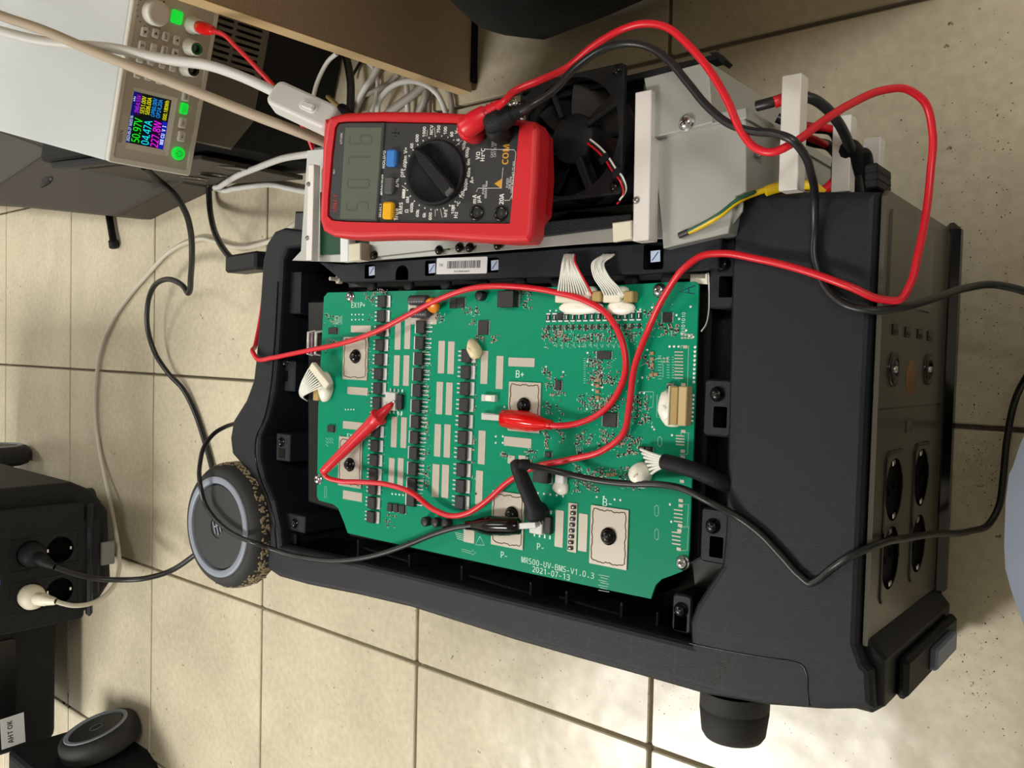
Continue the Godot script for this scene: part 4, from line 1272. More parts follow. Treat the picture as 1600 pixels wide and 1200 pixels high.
	p = bl(877, 748, 0.003)
	obj("wire_plug", Shape.new().box(at(Vector3(p.x, TOP + 0.003, p.z)), Vector3(0.008, 0.006, 0.007), 0.0006), M.paper, b)
	p = bl(741, 546, 0.004)
	obj("glue_fillet", Shape.new().blob(at(Vector3(p.x, TOP + 0.004, p.z), 0.5), Vector3(0.006, 0.006, 0.009), 0.07, 6.0, -0.004), mat(Color(0.86, 0.82, 0.66), 0.4), b)


# ---------------------------------------------------------------- the multimeter
func multimeter() -> void:
	meter = Transform3D(Basis(Vector3.UP, -0.06) * Basis(Vector3.BACK, deg_to_rad(-18.0)), far(672, 275, 0.632))
	var o := thing("multimeter", "red and black digital multimeter with a large rotary dial, propped up over the fan", "multimeter", meter)
	var L := func(px: float, py: float, h := 0.0) -> Vector3: return on(meter, px, py, h)
	var I := Transform3D()
	var face := outline(meter, 0.0, [[530, 192], [545, 190.5], [600, 190], [700, 192], [813, 197], [807, 260], [798, 350], [700, 349.5], [600, 348.5], [540, 347], [520, 345], [513, 338], [514, 310], [520, 240], [525, 200]])
	var hol := outline(meter, 0.0, [[516, 182], [540, 176], [600, 173.5], [680, 174.5], [740, 178], [800, 183], [836, 190], [842, 200], [839, 280], [833, 368], [826, 378], [795, 379], [740, 376], [680, 371.5], [620, 371], [560, 373], [522, 370], [505, 361], [499, 342], [501, 300], [504, 232], [510, 192]])
	obj("holster", Shape.new().slab(I, hol, -0.02, 0.0015, 0.0042, [face], true, 4), M.red_holster, o)
	var band := outline(meter, -0.046, [[534, 197], [600, 189], [690, 190], [800, 193], [846, 202], [861, 215], [863, 280], [859, 338], [838, 365], [800, 366], [690, 361], [600, 360], [541, 353], [528, 338], [531, 240]])
	obj("holster_back", Shape.new().slab(I, band, -0.050, -0.0195, 0.004), M.red_holster, o)
	obj("face_plate", Shape.new().slab(I, outline(meter, 0.0, [[528, 194], [600, 191], [700, 193], [811, 198], [797, 349], [700, 348.5], [600, 347.5], [520, 344], [515, 330], [524, 210]]), -0.03, -0.0008, 0.0004), M.meter_face, o)
	obj("lens_frame", Shape.new().slab(I, outline(meter, 0.0, [[531, 193], [546, 191.5], [601, 191.5], [590, 347], [541, 345.5], [521, 343.5], [514.5, 337], [516, 306], [521.5, 240], [526.5, 200]]), -0.003, 0.0006, 0.0007), M.lcd_frame, o)
	obj("display", Shape.new().slab(I, outline(meter, 0.0006, [[540, 199], [597, 199], [587, 343], [531, 342]]), 0.0, 0.0009, 0.0002), M.lcd, o)
	var s := Shape.new()
	var seg := func(c: Vector3, on_: Array) -> void:    # a seven-segment digit, read from the socket side
		var hh := 0.0125
		var w := 0.006
		for k in 7:
			if on_[k]:
				var p: Vector3 = [Vector3(-hh, 0, 0), Vector3(-hh / 2, 0, -w / 2), Vector3(hh / 2 - hh / 2 + hh / 2, 0, -w / 2), Vector3(hh, 0, 0), Vector3(hh / 2, 0, w / 2), Vector3(-hh / 2, 0, w / 2), Vector3.ZERO][k] * Vector3(0.75, 1, 1)
				s.box(at(c + p), Vector3(0.0011, 0.0001, w * 0.8) if k in [0, 3, 6] else Vector3(hh * 0.62, 0.0001, 0.0011))
	for d in [[322, [1, 0, 1, 1, 0, 1, 1]], [287, [1, 1, 1, 1, 1, 1, 0]], [252, [1, 1, 1, 0, 0, 0, 0]], [218, [1, 0, 1, 1, 1, 1, 1]]]:
		var c: Vector3 = L.call(563 - (d[0] - 218) * 0.05, d[0], 0.001)
		seg.call(c, d[1])
	obj("display_digits", s, mat(Color(0.31, 0.34, 0.29), 0.3), o)
	# buttons
	for q in [[611.5, 247, 15, 27, M.button_blue, "blue button"], [608, 289.5, 14, 27, M.button_grey, "grey button"], [606, 329, 16, 27, M.button_yellow, "yellow button"]]:
		var a: Vector3 = L.call(q[0] - q[2] / 2.0, q[1], 0.002)
		var c: Vector3 = L.call(q[0] + q[2] / 2.0, q[1], 0.002)
		var d: Vector3 = L.call(q[0], q[1] - q[3] / 2.0, 0.002)
		var e: Vector3 = L.call(q[0], q[1] + q[3] / 2.0, 0.002)
		note(obj("button", Shape.new().box(at(Vector3((a.x + c.x) / 2, 0.0005, (d.z + e.z) / 2)), Vector3(c.x - a.x, 0.0055, e.z - d.z), 0.0012), q[4], o), q[5])
	# dial
	var dc: Vector3 = L.call(681, 270)
	var R := 0.0232
	obj("dial", Shape.new().lathe(at(dc), [[R, -0.001], [R, 0.0022], [R * 0.96, 0.003], [R * 0.90, 0.0032], [R * 0.885, 0.0012], [0, 0.0012]], 48), M.black_soft, o)
	var g0: Vector3 = L.call(653, 236, 0.005)
	var g1: Vector3 = L.call(706, 302, 0.005)
	var gd := (g1 - g0)
	var gt := Transform3D(Basis(Vector3.UP, -atan2(gd.z, gd.x)), Vector3((g0.x + g1.x) / 2, 0, (g0.z + g1.z) / 2))
	obj("dial_grip", Shape.new().slab(gt, PackedVector2Array([Vector2(-0.023, -0.0012), Vector2(-0.012, -0.0042), Vector2(0.018, -0.0048), Vector2(0.0225, -0.003), Vector2(0.0225, 0.003), Vector2(0.018, 0.0048), Vector2(-0.012, 0.0042), Vector2(-0.023, 0.0012)]), 0.001, 0.0085, 0.0014), M.black_soft, o)
	obj("grip_end", Shape.new().box(gt * at(Vector3(0.0196, 0.0066, 0)), Vector3(0.0045, 0.004, 0.0068), 0.0008), M.button_grey, o)
	# sockets
	for q in [[745, 333], [783, 334], [788, 212]]:
		obj("jack", [[Shape.new().lathe(at(L.call(q[0], q[1], -0.0008)), [[0.0052, 0], [0.0052, 0.0012], [0.0034, 0.0012], [0.0034, -0.006], [0, -0.006]], 24), M.black_gloss], [Shape.new().lathe(at(L.call(q[0], q[1], -0.0008)), [[0.0022, -0.004], [0.0022, 0.0003], [0.0014, 0.0003], [0.0014, -0.004]], 16), M.chip]], null, o)
	for k in 5:
		var p: Vector3 = L.call(617, 208)
		obj("test_hole", Shape.new().lathe(at(p + Vector3(cos(TAU * k / 4) * 0.0024, -0.0008, sin(TAU * k / 4) * 0.0024) * (1.0 if k < 4 else 0.0) + (Vector3(0, -0.0008, 0) if k == 4 else Vector3.ZERO)), [[0.0009, 0], [0.0009, 0.0001], [0, 0.0001]], 10), M.black_gloss, o)
	# printing, read with the sockets at the bottom
	var ink := Shape.new()
	var gold := Shape.new()
	var red := Shape.new()
	var T := func(sh: Shape, text: String, px: float, py: float, size: float, bold := false, turn := 0.0, h := -0.0008) -> void:
		words(sh, text, I, L.call(px, py, h), size, PI / 2 + turn, "Droid Sans", 0.00012, bold)
	for q in [["HOLD/O", 600, 249, 1.9], ["  MAX/MIN", 596, 290, 1.8], ["SELECT", 594, 329, 1.7], ["V=", 634, 235, 2.2], ["600m", 633, 252, 1.9], ["OFF", 629, 270, 2.0], ["Δ/%", 621, 286, 1.9], ["60", 643.5, 228, 1.9], ["600", 652, 216, 1.9], ["1000", 663, 206, 1.9], ["NCV", 674.5, 203, 1.9], ["750", 685.5, 202, 1.9], ["100", 696, 204, 1.9], ["60", 706, 210, 1.9], ["V~", 714, 204, 2.1], ["6", 716, 219, 1.9], ["60μ", 725, 226, 1.9], ["600μ", 730, 238, 1.9], ["6m", 732, 253, 1.9], ["60m", 732.5, 269, 1.9], ["600m", 728, 288, 1.9], ["A=", 737.5, 281, 2.2], ["20", 723, 303, 1.9], ["°C", 716.5, 318, 1.9], ["10M", 708, 327, 1.9], ["hFE", 696.5, 333, 1.9], ["Hz", 712.5, 336, 2.2], ["600", 672.5, 338, 1.9], ["6k", 663, 336, 1.9], ["60k", 652.5, 333, 1.9], ["600k", 643.5, 324, 1.9], ["6M", 637, 312, 1.9], ["60M", 631, 302, 1.9], ["Ω", 635.5, 330, 2.2], ["60M", 631, 303, 1.9], ["VΩ", 747, 243, 2.3], ["Hz°C", 754.5, 242, 2.3], ["CAT II 1000V", 769.5, 231, 1.3], ["CAT III 600V", 774, 231, 1.3], ["mA", 741.5, 311, 2.3], ["μA", 748, 311, 2.3], ["FUSED", 755.5, 296, 1.3], ["600mA Max", 759.5, 296, 1.3], ["20A", 784, 311, 2.5], ["FUSED", 793, 286, 1.3], ["20A Max", 797, 286, 1.3], ["10sec Max Each 15 min", 801, 277, 1.2]]:
		T.call(ink, q[0], q[1], q[2], q[3] / 1000.0 * 1.28, q[3] > 1.6)
	T.call(ink, "True", 619.5, 335, 0.0030, true); T.call(ink, "RMS", 626.5, 325, 0.0030, true)
	T.call(ink, "UT139C", 533.5, 216, 0.0018, false, 0.0, 0.0009); T.call(ink, "NCV", 522, 268, 0.0013, false, 0.0, 0.0008)
	T.call(red, "UNI-T", 524, 317, 0.0034, true, 0.0, 0.0008)
	T.call(gold, "COM", 790.5, 241, 0.0046, true)
	var tri_mark := func(sh: Shape, px: float, py: float, r: float) -> void:    # warning triangle, its point towards the display
		var p: Vector3 = L.call(px, py, -0.0008)
		sh.slab(at(p), PackedVector2Array([Vector2(-r, 0), Vector2(r * 0.6, r), Vector2(r * 0.6, -r)]), 0.0, 0.00012)
	tri_mark.call(gold, 780, 287, 0.0036); tri_mark.call(ink, 596, 303, 0.0012)
	var rule := func(pts: Array) -> void:
		var q := []
		for p in pts:
			q.append(L.call(p[0], p[1], -0.0007))
		ink.tube(q, 0.00022, 4)
	for k in 32:    # marks round the dial
		var w := TAU * (k + 0.5) / 32
		ink.box(at(dc + Vector3(cos(w) * R * 1.12, -0.0008, sin(w) * R * 1.12), -w), Vector3(0.0011, 0.0002, 0.0008))
	rule.call([[758, 233], [803, 234], [806, 238], [800, 311]]); rule.call([[786, 262], [783, 294], [747, 294], [744, 300]]); rule.call([[800, 305], [796, 313], [788, 313]])
	rule.call([[667, 213], [668, 203]]); rule.call([[680, 213], [679, 199]]); rule.call([[712, 228], [722, 219]]); rule.call([[717, 304], [724, 310]]); rule.call([[702, 320], [712, 326]]); rule.call([[688, 326], [691, 340]]); rule.call([[680, 327], [680, 338]]); rule.call([[628, 290], [635, 295]]); rule.call([[633, 262], [637, 262]])
	obj("face_lettering", ink, M.ink, o)
	obj("gold_lettering", gold, M.ink_gold, o)
	obj("maker_mark", red, M.ink_red, o)
	# the fold-out stand behind
	obj("stand", Shape.new().box(Transform3D(Basis(Vector3.BACK, 0.28), Vector3(-0.062, -0.079, 0.004)), Vector3(0.003, 0.064, 0.05), 0.001), M.black_soft, o)


# ---------------------------------------------------------------- the bench supply
func bench_supply() -> void:
	supply = Transform3D(Basis(Vector3(0.327, 0, -0.945), Vector3(0.945, 0, 0.327), Vector3(0, -1, 0)), ground(295, 275, 0.222))
	var I := Transform3D()
	var W := 0.206
	var H := 0.0925
	var o := thing("bench_supply", "white bench power supply with a lit colour screen and green keys, on a black station", "power supply", supply)
	var L := func(px: float, py: float, h := 0.0) -> Vector3: return on(supply, px, py, h)
	var D := 0.40
	obj("case", Shape.new().slab(Transform3D(Basis(Vector3(1, 0, 0), Vector3(0, 0, -1), Vector3(0, 1, 0)), Vector3.ZERO), PackedVector2Array([Vector2(0, -0.0055), Vector2(W, -0.0055), Vector2(W - 0.087 * D, -D), Vector2(-0.087 * D, -D)]), 0.0, H, 0.002, [], true, 2), M.supply_white, o)
	var out := rounded(W, H, 0.003, 3, Vector2(W / 2, -H / 2))
	obj("front_frame", Shape.new().slab(I, out, -0.004, 0.003, 0.001, [rounded(W - 0.012, H - 0.010, 0.002, 2, Vector2(W / 2, -H / 2))]), M.supply_frame, o)
	var s0: Vector3 = L.call(193, 231, 0.0)
	var s1: Vector3 = L.call(262, 243, 0.0)
	var s2: Vector3 = L.call(207, 136, 0.0)
	var sx0 := minf(s0.x, s1.x)
	var sx1 := s2.x
	var sz0 := s0.z
	var sz1 := s1.z
	var win := rounded(sx1 - sx0, sz1 - sz0, 0.001, 1, Vector2((sx0 + sx1) / 2, (sz0 + sz1) / 2))
	obj("front_panel", Shape.new().slab(I, rounded(W - 0.011, H - 0.009, 0.002, 2, Vector2(W / 2, -H / 2)), -0.004, 0.0008, 0.0, [win]), M.supply_front, o)
	# screen, set back a little, its picture drawn in flat fields and figures
	var q0: Vector3 = L.call(196.5, 223, -0.0034)
	var q1: Vector3 = L.call(255, 233, -0.0034)
	var q2: Vector3 = L.call(208, 142, -0.0034)
	var ix0 := (q0.x + q1.x) / 2
	var ix1 := q2.x
	var sw := ix1 - ix0
	var sh := q1.z - q0.z
	var bez := Shape.new()
	var oc := [Vector3(sx0, 0.0007, sz0), Vector3(sx1, 0.0007, sz0), Vector3(sx1, 0.0007, sz1), Vector3(sx0, 0.0007, sz1)]
	var ic := [Vector3(ix0, -0.0034, q0.z), Vector3(ix1, -0.0034, q0.z), Vector3(ix1, -0.0034, q1.z), Vector3(ix0, -0.0034, q1.z)]
	for k in 4:
		var k2 := (k + 1) % 4
		var mm: Vector3 = (Vector3(0, 1, 0) + [Vector3(0, 0, 0.6), Vector3(-0.6, 0, 0), Vector3(0, 0, -0.6), Vector3(0.6, 0, 0)][k]).normalized()
		bez.quad(oc[k], oc[k2], ic[k2], ic[k], mm)
	obj("screen_bezel", bez, M.supply_frame, o)
	var scr := obj("screen", Shape.new().box(at(Vector3(0, -0.0005, 0)), Vector3(sw, 0.001, sh)), glow(Color(0.02, 0.03, 0.20), 0.5), o, at(Vector3((ix0 + ix1) / 2, -0.0036, (q0.z + q1.z) / 2)))
	var cols := {"g": Color(0.10, 1.0, 0.10), "c": Color(0.1, 0.95, 1.0), "m": Color(1.0, 0.15, 1.0), "y": Color(1.0, 1.0, 0.1), "b": Color(0.15, 0.65, 1.0), "w": Color(0.9, 0.95, 1.0), "u": Color(0.05, 0.12, 0.75), "k": Color(0.0, 0.03, 0.03), "p": Color(0.75, 0.2, 1.0), "gd": Color(0.0, 0.16, 0.05), "cd": Color(0.0, 0.12, 0.22), "md": Color(0.2, 0.0, 0.3), "pd": Color(0.22, 0.02, 0.4), "yd": Color(0.10, 0.12, 0.03)}
	var field := func(c: String, x: float, z: float, w: float, h: float, e := 1.0) -> void:
		obj("screen_field", Shape.new().box(at(Vector3(x * sw, 0.00005, z * sh)), Vector3(w * sw, 0.0001, h * sh)), glow(cols[c], e), scr)
	field.call("u", 0.0, -0.45, 1.0, 0.10, 0.6); field.call("u", -0.22, 0.43, 0.55, 0.13, 1.6); field.call("gd", -0.22, -0.26, 0.55, 0.25, 0.6); field.call("cd", -0.22, 0.0, 0.55, 0.25, 0.6); field.call("md", -0.22, 0.25, 0.55, 0.23, 0.6); field.call("pd", 0.28, -0.34, 0.43, 0.13, 1.0); field.call("yd", 0.28, -0.14, 0.43, 0.26, 0.6); field.call("cd", 0.28, 0.15, 0.43, 0.30, 0.6); field.call("yd", 0.28, 0.40, 0.43, 0.18, 0.6)
	var put_words := func(c: String, text: String, x: float, z: float, size: float, bold := false) -> void:
		var sp := Shape.new()
		words(sp, text, Transform3D(Basis.from_scale(Vector3(0.74, 1, 1)), Vector3.ZERO), Vector3(x * sw / 0.74, 0.00012, z * sh), size * sh, 0.0, "Droid Sans", 0.00008, bold)
		obj("screen_figures", sp, glow(cols[c], 1.9), scr)
	put_words.call("w", "2023-05-27 10:03:16", -0.22, -0.45, 0.07)
	put_words.call("g", "50.97V", -0.23, -0.26, 0.20); put_words.call("c", "04.47A", -0.23, 0.0, 0.20); put_words.call("m", "227.8W", -0.23, 0.25, 0.20)
	put_words.call("w", "M8 CU  V  I", -0.22, 0.43, 0.095, true)
	put_words.call("p", "IN64.55V", 0.28, -0.35, 0.105); put_words.call("y", "SE51.00V", 0.28, -0.21, 0.105); put_words.call("y", "SE06.00A", 0.28, -0.07, 0.105); put_words.call("b", "OP60.00V", 0.28, 0.08, 0.105); put_words.call("b", "OP24.20A", 0.28, 0.22, 0.105); put_words.call("y", "000.180Wh", 0.28, 0.40, 0.10)
	put_words.call("w", "o A o", 0.36, -0.46, 0.05, true)
	# keys
	var ink := Shape.new()
	var names := ["^", "^", "SHIFT", "^", "0", ".", "ENTER", "^", "1", "4", "7", "-", "2", "5", "8", "9"]
	var at_key := [[226, 50], [243, 52], [259, 57], [276, 63], [222, 71], [240, 75], [257, 79], [274, 83], [219, 91], [236, 95], [254, 100], [270, 105], [215, 115], [232, 119], [250, 125], [267, 129]]
	for k in 16:
		var p: Vector3 = L.call(at_key[k][0], at_key[k][1], 0.003)
		obj("key", Shape.new().box(at(Vector3(p.x, 0.0022, p.z)), Vector3(0.0095, 0.004, 0.0075), 0.0012), M.key, o)
		if names[k] == "^":
			ink.slab(at(Vector3(p.x, 0.0043, p.z), [PI / 2, -PI / 2, 0, 0.0][k % 4] if k < 3 else PI * (k / 7)), PackedVector2Array([Vector2(0, -0.0018), Vector2(0.0018, 0.0014), Vector2(-0.0018, 0.0014)]), 0.0, 0.0001)
		else:
			words(ink, names[k], I, Vector3(p.x, 0.0043, p.z), 0.0034 if names[k].length() < 3 else 0.0016, 0.0, "Droid Sans", 0.0001, true)
	for q in [[291, 150, "PROT", false], [288, 170, "OUT", true], [286, 192, "SET", false], [284, 213, "M1", false]]:
		var p: Vector3 = L.call(q[0], q[1], 0.003)
		var kk := obj("soft_key", Shape.new().box(at(Vector3(p.x, 0.0022, p.z)), Vector3(0.0120, 0.004, 0.0088), 0.0014), M.green_lit if q[3] else M.key, o)
		if q[3]:
			note(kk, "lit green key")
		words(ink, q[2], I, Vector3(p.x, 0.0043, p.z), 0.0020)
	var gb: Vector3 = L.call(277, 27, 0.003)
	note(obj("soft_key", Shape.new().box(at(Vector3(gb.x, 0.0022, gb.z)), Vector3(0.0135, 0.004, 0.0125), 0.003), M.green_lit, o), "lit green square key")
	var pb: Vector3 = L.call(279, 240, 0.003)
	note(obj("power_button", Shape.new().lathe(at(Vector3(pb.x, 0.0008, pb.z)), [[0.0072, 0], [0.0072, 0.003], [0.006, 0.0038], [0, 0.0038]], 28), M.green_lit, o), "round lit green power button")
	ink.lathe(at(Vector3(pb.x, 0.0047, pb.z)), [[0.0034, 0], [0.0034, 0.0001], [0.0028, 0.0001], [0.0028, 0]], 18, true, -PI * 0.3, PI * 1.6)
	ink.box(at(Vector3(pb.x, 0.0047, pb.z - 0.0028)), Vector3(0.0006, 0.0002, 0.003))
	words(ink, "RIDEN", I, L.call(189, 213, 0.0009), 0.0034, 0.0, "Droid Sans", 0.0001)
	obj("panel_lettering", ink, mat(Color(0.28, 0.28, 0.30), 0.6), o)
	var kn: Vector3 = L.call(241, 20, 0.004)
	obj("knob", Shape.new().lathe(at(Vector3(kn.x, 0.0008, kn.z)), [[0.0125, 0], [0.0122, 0.0125], [0.0112, 0.0145], [0.009, 0.0148], [0.0, 0.0142]], 36), M.key, o)
	for k in 14:
		var w := -PI * 1.2 + PI * 1.4 * k / 13.0
		obj("scale_mark", Shape.new().box(at(Vector3(kn.x + cos(w) * 0.0165, 0.001, kn.z + sin(w) * 0.0165), -w), Vector3(0.0016, 0.0002, 0.0005 + 0.00008 * k)), M.ink_dark, o)
	for q in [[303, 40, M.red_clip, "output post with a red core"], [299, 74, M.green_lit, "output post with a green ring"], [294, 107, M.key, "third output post"]]:
		var p: Vector3 = L.call(q[0], q[1], 0.006)
		var pst := obj("output_post", Shape.new().lathe(at(Vector3(p.x, 0.0008, p.z)), [[0.0088, 0], [0.0088, 0.004], [0.0072, 0.0055], [0.0074, 0.016], [0.0062, 0.0172], [0.0045, 0.0172], [0.0045, 0.008], [0, 0.008]], 28), M.key, o)
		note(pst, q[3])
		obj("post_ring", Shape.new().lathe(at(Vector3(p.x, 0.0181, p.z)), [[0.0062, -0.001], [0.0062, 0.0006], [0.0042, 0.0006], [0.0042, -0.008]], 24), M.red_clip if q[2] == M.red_clip else mat(Color(0.05, 0.38, 0.2), 0.3) if q[2] == M.green_lit else M.black_gloss, pst)
	for k in 4:
		obj("foot", Shape.new().lathe(Transform3D(Basis(Vector3.RIGHT, PI / 2), Vector3([0.015, W - 0.015][k % 2], [-0.03, -0.3][k / 2], 0.0)), [[0.006, 0], [0.006, 0.002], [0, 0.002]], 12), M.rubber, o)


# ---------------------------------------------------------------- other cases round the bench
func sockets_on(o: Node3D, t: Transform3D, spots: Array) -> void:
	var q := socket_shape()
	for p in spots:
		obj("socket", [[q[0], M.pit], [q[1], M.chrome]], null, o, t * at(p, PI / 2))

func neighbours() -> void:
	var q := socket_shape()
	# the station under the supply: end face with sockets towards the open floor, vented front towards the board
	var ft := Transform3D(Basis(Vector3(0.309, 0, -0.951), Vector3(0.951, 0, 0.309), Vector3(0, -1, 0)), Vector3(-0.985, 0, -0.232))
	var o := thing("power_station", "dark station lying under the white bench supply, with vent slots on its front", "power station", ft, "closed black power stations")
	var I := Transform3D()
	var holes := []
	for k in 14:
		for j in 2:
			holes.append(rounded(0.0032, 0.034, 0.001, 1, Vector2(0.105 + 0.0072 * k, -0.187 + 0.038 * j)))
	var plan := Transform3D(Basis(Vector3(1, 0, 0), Vector3(0, 0, -1), Vector3(0, 1, 0)), Vector3.ZERO)
	obj("body", Shape.new().slab(plan, PackedVector2Array([Vector2(0.004, -0.02), Vector2(0.015, -0.012), Vector2(0.62, -0.012), Vector2(0.62, -0.38), Vector2(-0.088, -0.38)]), 0.004, 0.218, 0.012, [], true, 3), M.black_soft, o)
	obj("front_cover", Shape.new().slab(I, PackedVector2Array([Vector2(0.012, -0.212), Vector2(0.6, -0.212), Vector2(0.6, -0.122), Vector2(0.05, -0.122), Vector2(0.012, -0.145)]), -0.012, 0.004, 0.002, holes), M.vent_plate, o)
	obj("vent_core", Shape.new().box(at(Vector3(0.16, -0.0085, -0.20)), Vector3(0.12, 0.002, 0.09)), M.black_deep, o)
	var et := Transform3D(Basis(Vector3(-0.232, -0.973, 0), Vector3(-0.973, 0.232, 0), Vector3(0, 0, -1)), Vector3.ZERO)    # end face: x away from the front, y out, z up
	obj("corner_post", Shape.new().box(et * at(Vector3(0.20, 0.0, 0.195)), Vector3(0.36, 0.012, 0.020), 0.004), M.black, o)
	obj("end_panel", Shape.new().box(et * at(Vector3(0.19, 0.001, 0.095)), Vector3(0.34, 0.006, 0.15), 0.001), M.taupe, o)
	for p in [[303, 278], [334, 273], [366, 263]]:
		var c := on(ft * et, p[0], p[1], 0.004)
		obj("socket", [[Shape.new().lathe(I, [[0.0206, 0.0004], [0.0196, 0.0012], [0.0185, 0.0002], [0.0, 0.0002]], 28), M.black_gloss], [Shape.new().box(at(Vector3(-0.0165, 0.001, 0)), Vector3(0.0025, 0.003, 0.005), 0.0006), M.chrome]], null, o, et * at(Vector3(c.x, 0.0041, c.z)))
	# long low case behind it
	var low := PackedVector2Array([Vector2(-2.25, -0.315), Vector2(-2.0, -0.286), Vector2(-1.50, -0.220), Vector2(-1.465, -0.217), Vector2(-1.435, -0.222), Vector2(-1.26, -0.247), Vector2(-1.245, -0.262), Vector2(-1.42, -0.345), Vector2(-1.44, -0.7), Vector2(-2.25, -0.7)])
	var c := thing("storage_case", "flat dark brown case with a ribbed grey patch, lying beside the bench supply", "case")
	obj("body", Shape.new().slab(I, low, 0.0, 0.06, 0.008, [], true, 3), M.taupe, c)
	obj("ribbed_patch", Shape.new().slab(I, outline(I, 0.06, [[-40, 185], [0, 205], [60, 226], [78, 236], [0, 288], [-40, 300]]), 0.055, 0.063, 0.002), M.ribbed, c)
	var lp := ground(72, 284, 0.06)
	obj("catch", Shape.new().blob(at(lp, 0.1), Vector3(0.03, 0.006, 0.008), 0.05, 1.0), M.black_deep, c)
	var r0 := ground(170, 334, 0.0085)
	var r1 := ground(178, 383, 0.0085)
	obj("foot_rod", Shape.new().lathe(aim(r0 + (r0 - r1).normalized() * 0.05, r1), [[0, 0], [0.0062, 0], [0.0062, r0.distance_to(r1) + 0.042], [0.0085, r0.distance_to(r1) + 0.042], [0.0085, r0.distance_to(r1) + 0.054], [0, r0.distance_to(r1) + 0.055]], 16), M.black_soft, c)
	# upright station at the frame's left: two plugs in its end face
	var X := -1.45
	var ut := Transform3D(Basis(Vector3(0, 0, 1), Vector3(1, 0, 0), Vector3(0, 1, 0)), Vector3(X, 0, 0.335))    # x across its end face, y out, z up
	o = thing("power_station", "upright black station with a white and a black mains plug in its end", "power station", ut, "closed black power stations")
	holes = []
	var spots := []
	for p in [[-0.011, 0.197], [-0.011, 0.153], [0.055, 0.197], [0.055, 0.153]]:
		var ring := PackedVector2Array()
		for k in 28:
			ring.append(Vector2(p[0], p[1]) + Vector2.from_angle(TAU * k / 28) * 0.0206)
		holes.append(ring)
		spots.append(Vector3(p[0], 0.002, p[1]))
	var prof := PackedVector2Array([Vector2(-0.113, 0.30), Vector2(-0.113, 0.125), Vector2(-0.095, 0.090), Vector2(-0.06, 0.066), Vector2(0.06, 0.060), Vector2(0.095, 0.085), Vector2(0.113, 0.125), Vector2(0.113, 0.46), Vector2(-0.10, 0.46), Vector2(-0.113, 0.44)])
	obj("body", Shape.new().slab(I, prof, -0.61, -0.018, 0.012, [], true, 4), M.black_soft, o)
	obj("end_panel", Shape.new().slab(I, rounded(0.19, 0.34, 0.008, 3, Vector2(0.012, 0.285)), -0.02, 0.002, 0.002, holes), M.black_soft, o)
	sockets_on(o, I, spots)
	for k in 2:
		var fr := Shape.new()
		var x := -0.011 + 0.066 * k
		fr.tube([Vector3(x - 0.025, 0.0025, 0.125), Vector3(x - 0.025, 0.0025, 0.225), Vector3(x + 0.024, 0.0025, 0.225), Vector3(x + 0.024, 0.0025, 0.125), Vector3(x - 0.025, 0.0025, 0.125)], 0.0008, 5)
		obj("socket_frame", fr, M.black_deep, o)
	obj("bottom_bar", Shape.new().box(at(Vector3(0.012, 0.001, 0.107)), Vector3(0.185, 0.012, 0.010), 0.004), M.black, o)
	obj("latch_plate", Shape.new().box(at(Vector3(0.01, -0.009, 0.105)), Vector3(0.13, 0.02, 0.032), 0.004), M.black_soft, o)
	obj("latch_tab", Shape.new().box(at(Vector3(0.006, 0.002, 0.078)), Vector3(0.038, 0.006, 0.022), 0.0015), M.grey_plain, o)
	obj("status_lamp", Shape.new().box(at(Vector3(0.025, 0.0026, 0.243)), Vector3(0.010, 0.002, 0.005), 0.0006), glow(Color(0.5, 0.5, 1.0), 2.0), o)
	for k in 2:
		obj("foot", Shape.new().lathe(Transform3D(Basis(Vector3.RIGHT, -PI / 2), Vector3(-0.07 + 0.14 * k, -0.09, 0.064)) * Transform3D(Basis(Vector3.RIGHT, PI), Vector3.ZERO), [[0.02, 0], [0.02, 0.014], [0.016, 0.06], [0, 0.062]], 24), M.rubber, o)
		var wq := wheel_shape()
		obj("wheel", [[wq[0], M.rubber], [wq[2], M.grey_ring], [wq[3], M.meter_face]], null, o, Transform3D(Basis(Vector3(0, 1, 0), Vector3(-1 if k == 0 else 1, 0, 0), Vector3(0, 0, 1)), Vector3(-0.125 if k == 0 else 0.125, -0.54, 0.0655)) if k == 1 else Transform3D(Basis(Vector3(0, -1, 0), Vector3(-1, 0, 0), Vector3(0, 0, -1)).orthonormalized(), Vector3(-0.125, -0.54, 0.0655)))
	obj("handle", Shape.new().tube(smooth([Vector3(-0.07, -0.02, 0.44), Vector3(-0.075, 0.0, 0.452), Vector3(-0.06, 0.012, 0.458), Vector3(0.06, 0.012, 0.458), Vector3(0.075, 0.0, 0.452), Vector3(0.07, -0.02, 0.44)]), 0.008, 10), M.black, o)
	# upright case in the corner with the paper sticker
	var cn := ground(88, 1080, 0.05)
	var st := Transform3D(Basis(Vector3(0, 0, 1), Vector3(1, 0, 0), Vector3(0, 1, 0)), Vector3(cn.x, 0, cn.z))
	o = thing("power_station", "black station in the lower left corner bearing a white paper sticker", "power station", st, "closed black power stations")
	var p0 := PackedVector2Array()
	var lo := ground(66, 984, 0.1).z - cn.z
	obj("body", Shape.new().slab(I, rounded(0.235, 0.40, 0.02, 4, Vector2(lo + 0.118, 0.25)), -0.55, 0.0, 0.010, [], true, 3), M.black_soft, o)
	obj("end_panel", Shape.new().slab(I, rounded(0.19, 0.30, 0.01, 3, Vector2(lo + 0.118, 0.27)), 0.0, 0.002, 0.0015), M.black_deep, o)
	for k in 4:
		obj("foot", Shape.new().lathe(Transform3D(Basis(Vector3.RIGHT, PI / 2), Vector3(lo + 0.04 + 0.155 * (k % 2), -0.08 - 0.4 * (k / 2), 0.0)), [[0.016, 0], [0.02, -0.05], [0, -0.05]], 20), M.rubber, o)
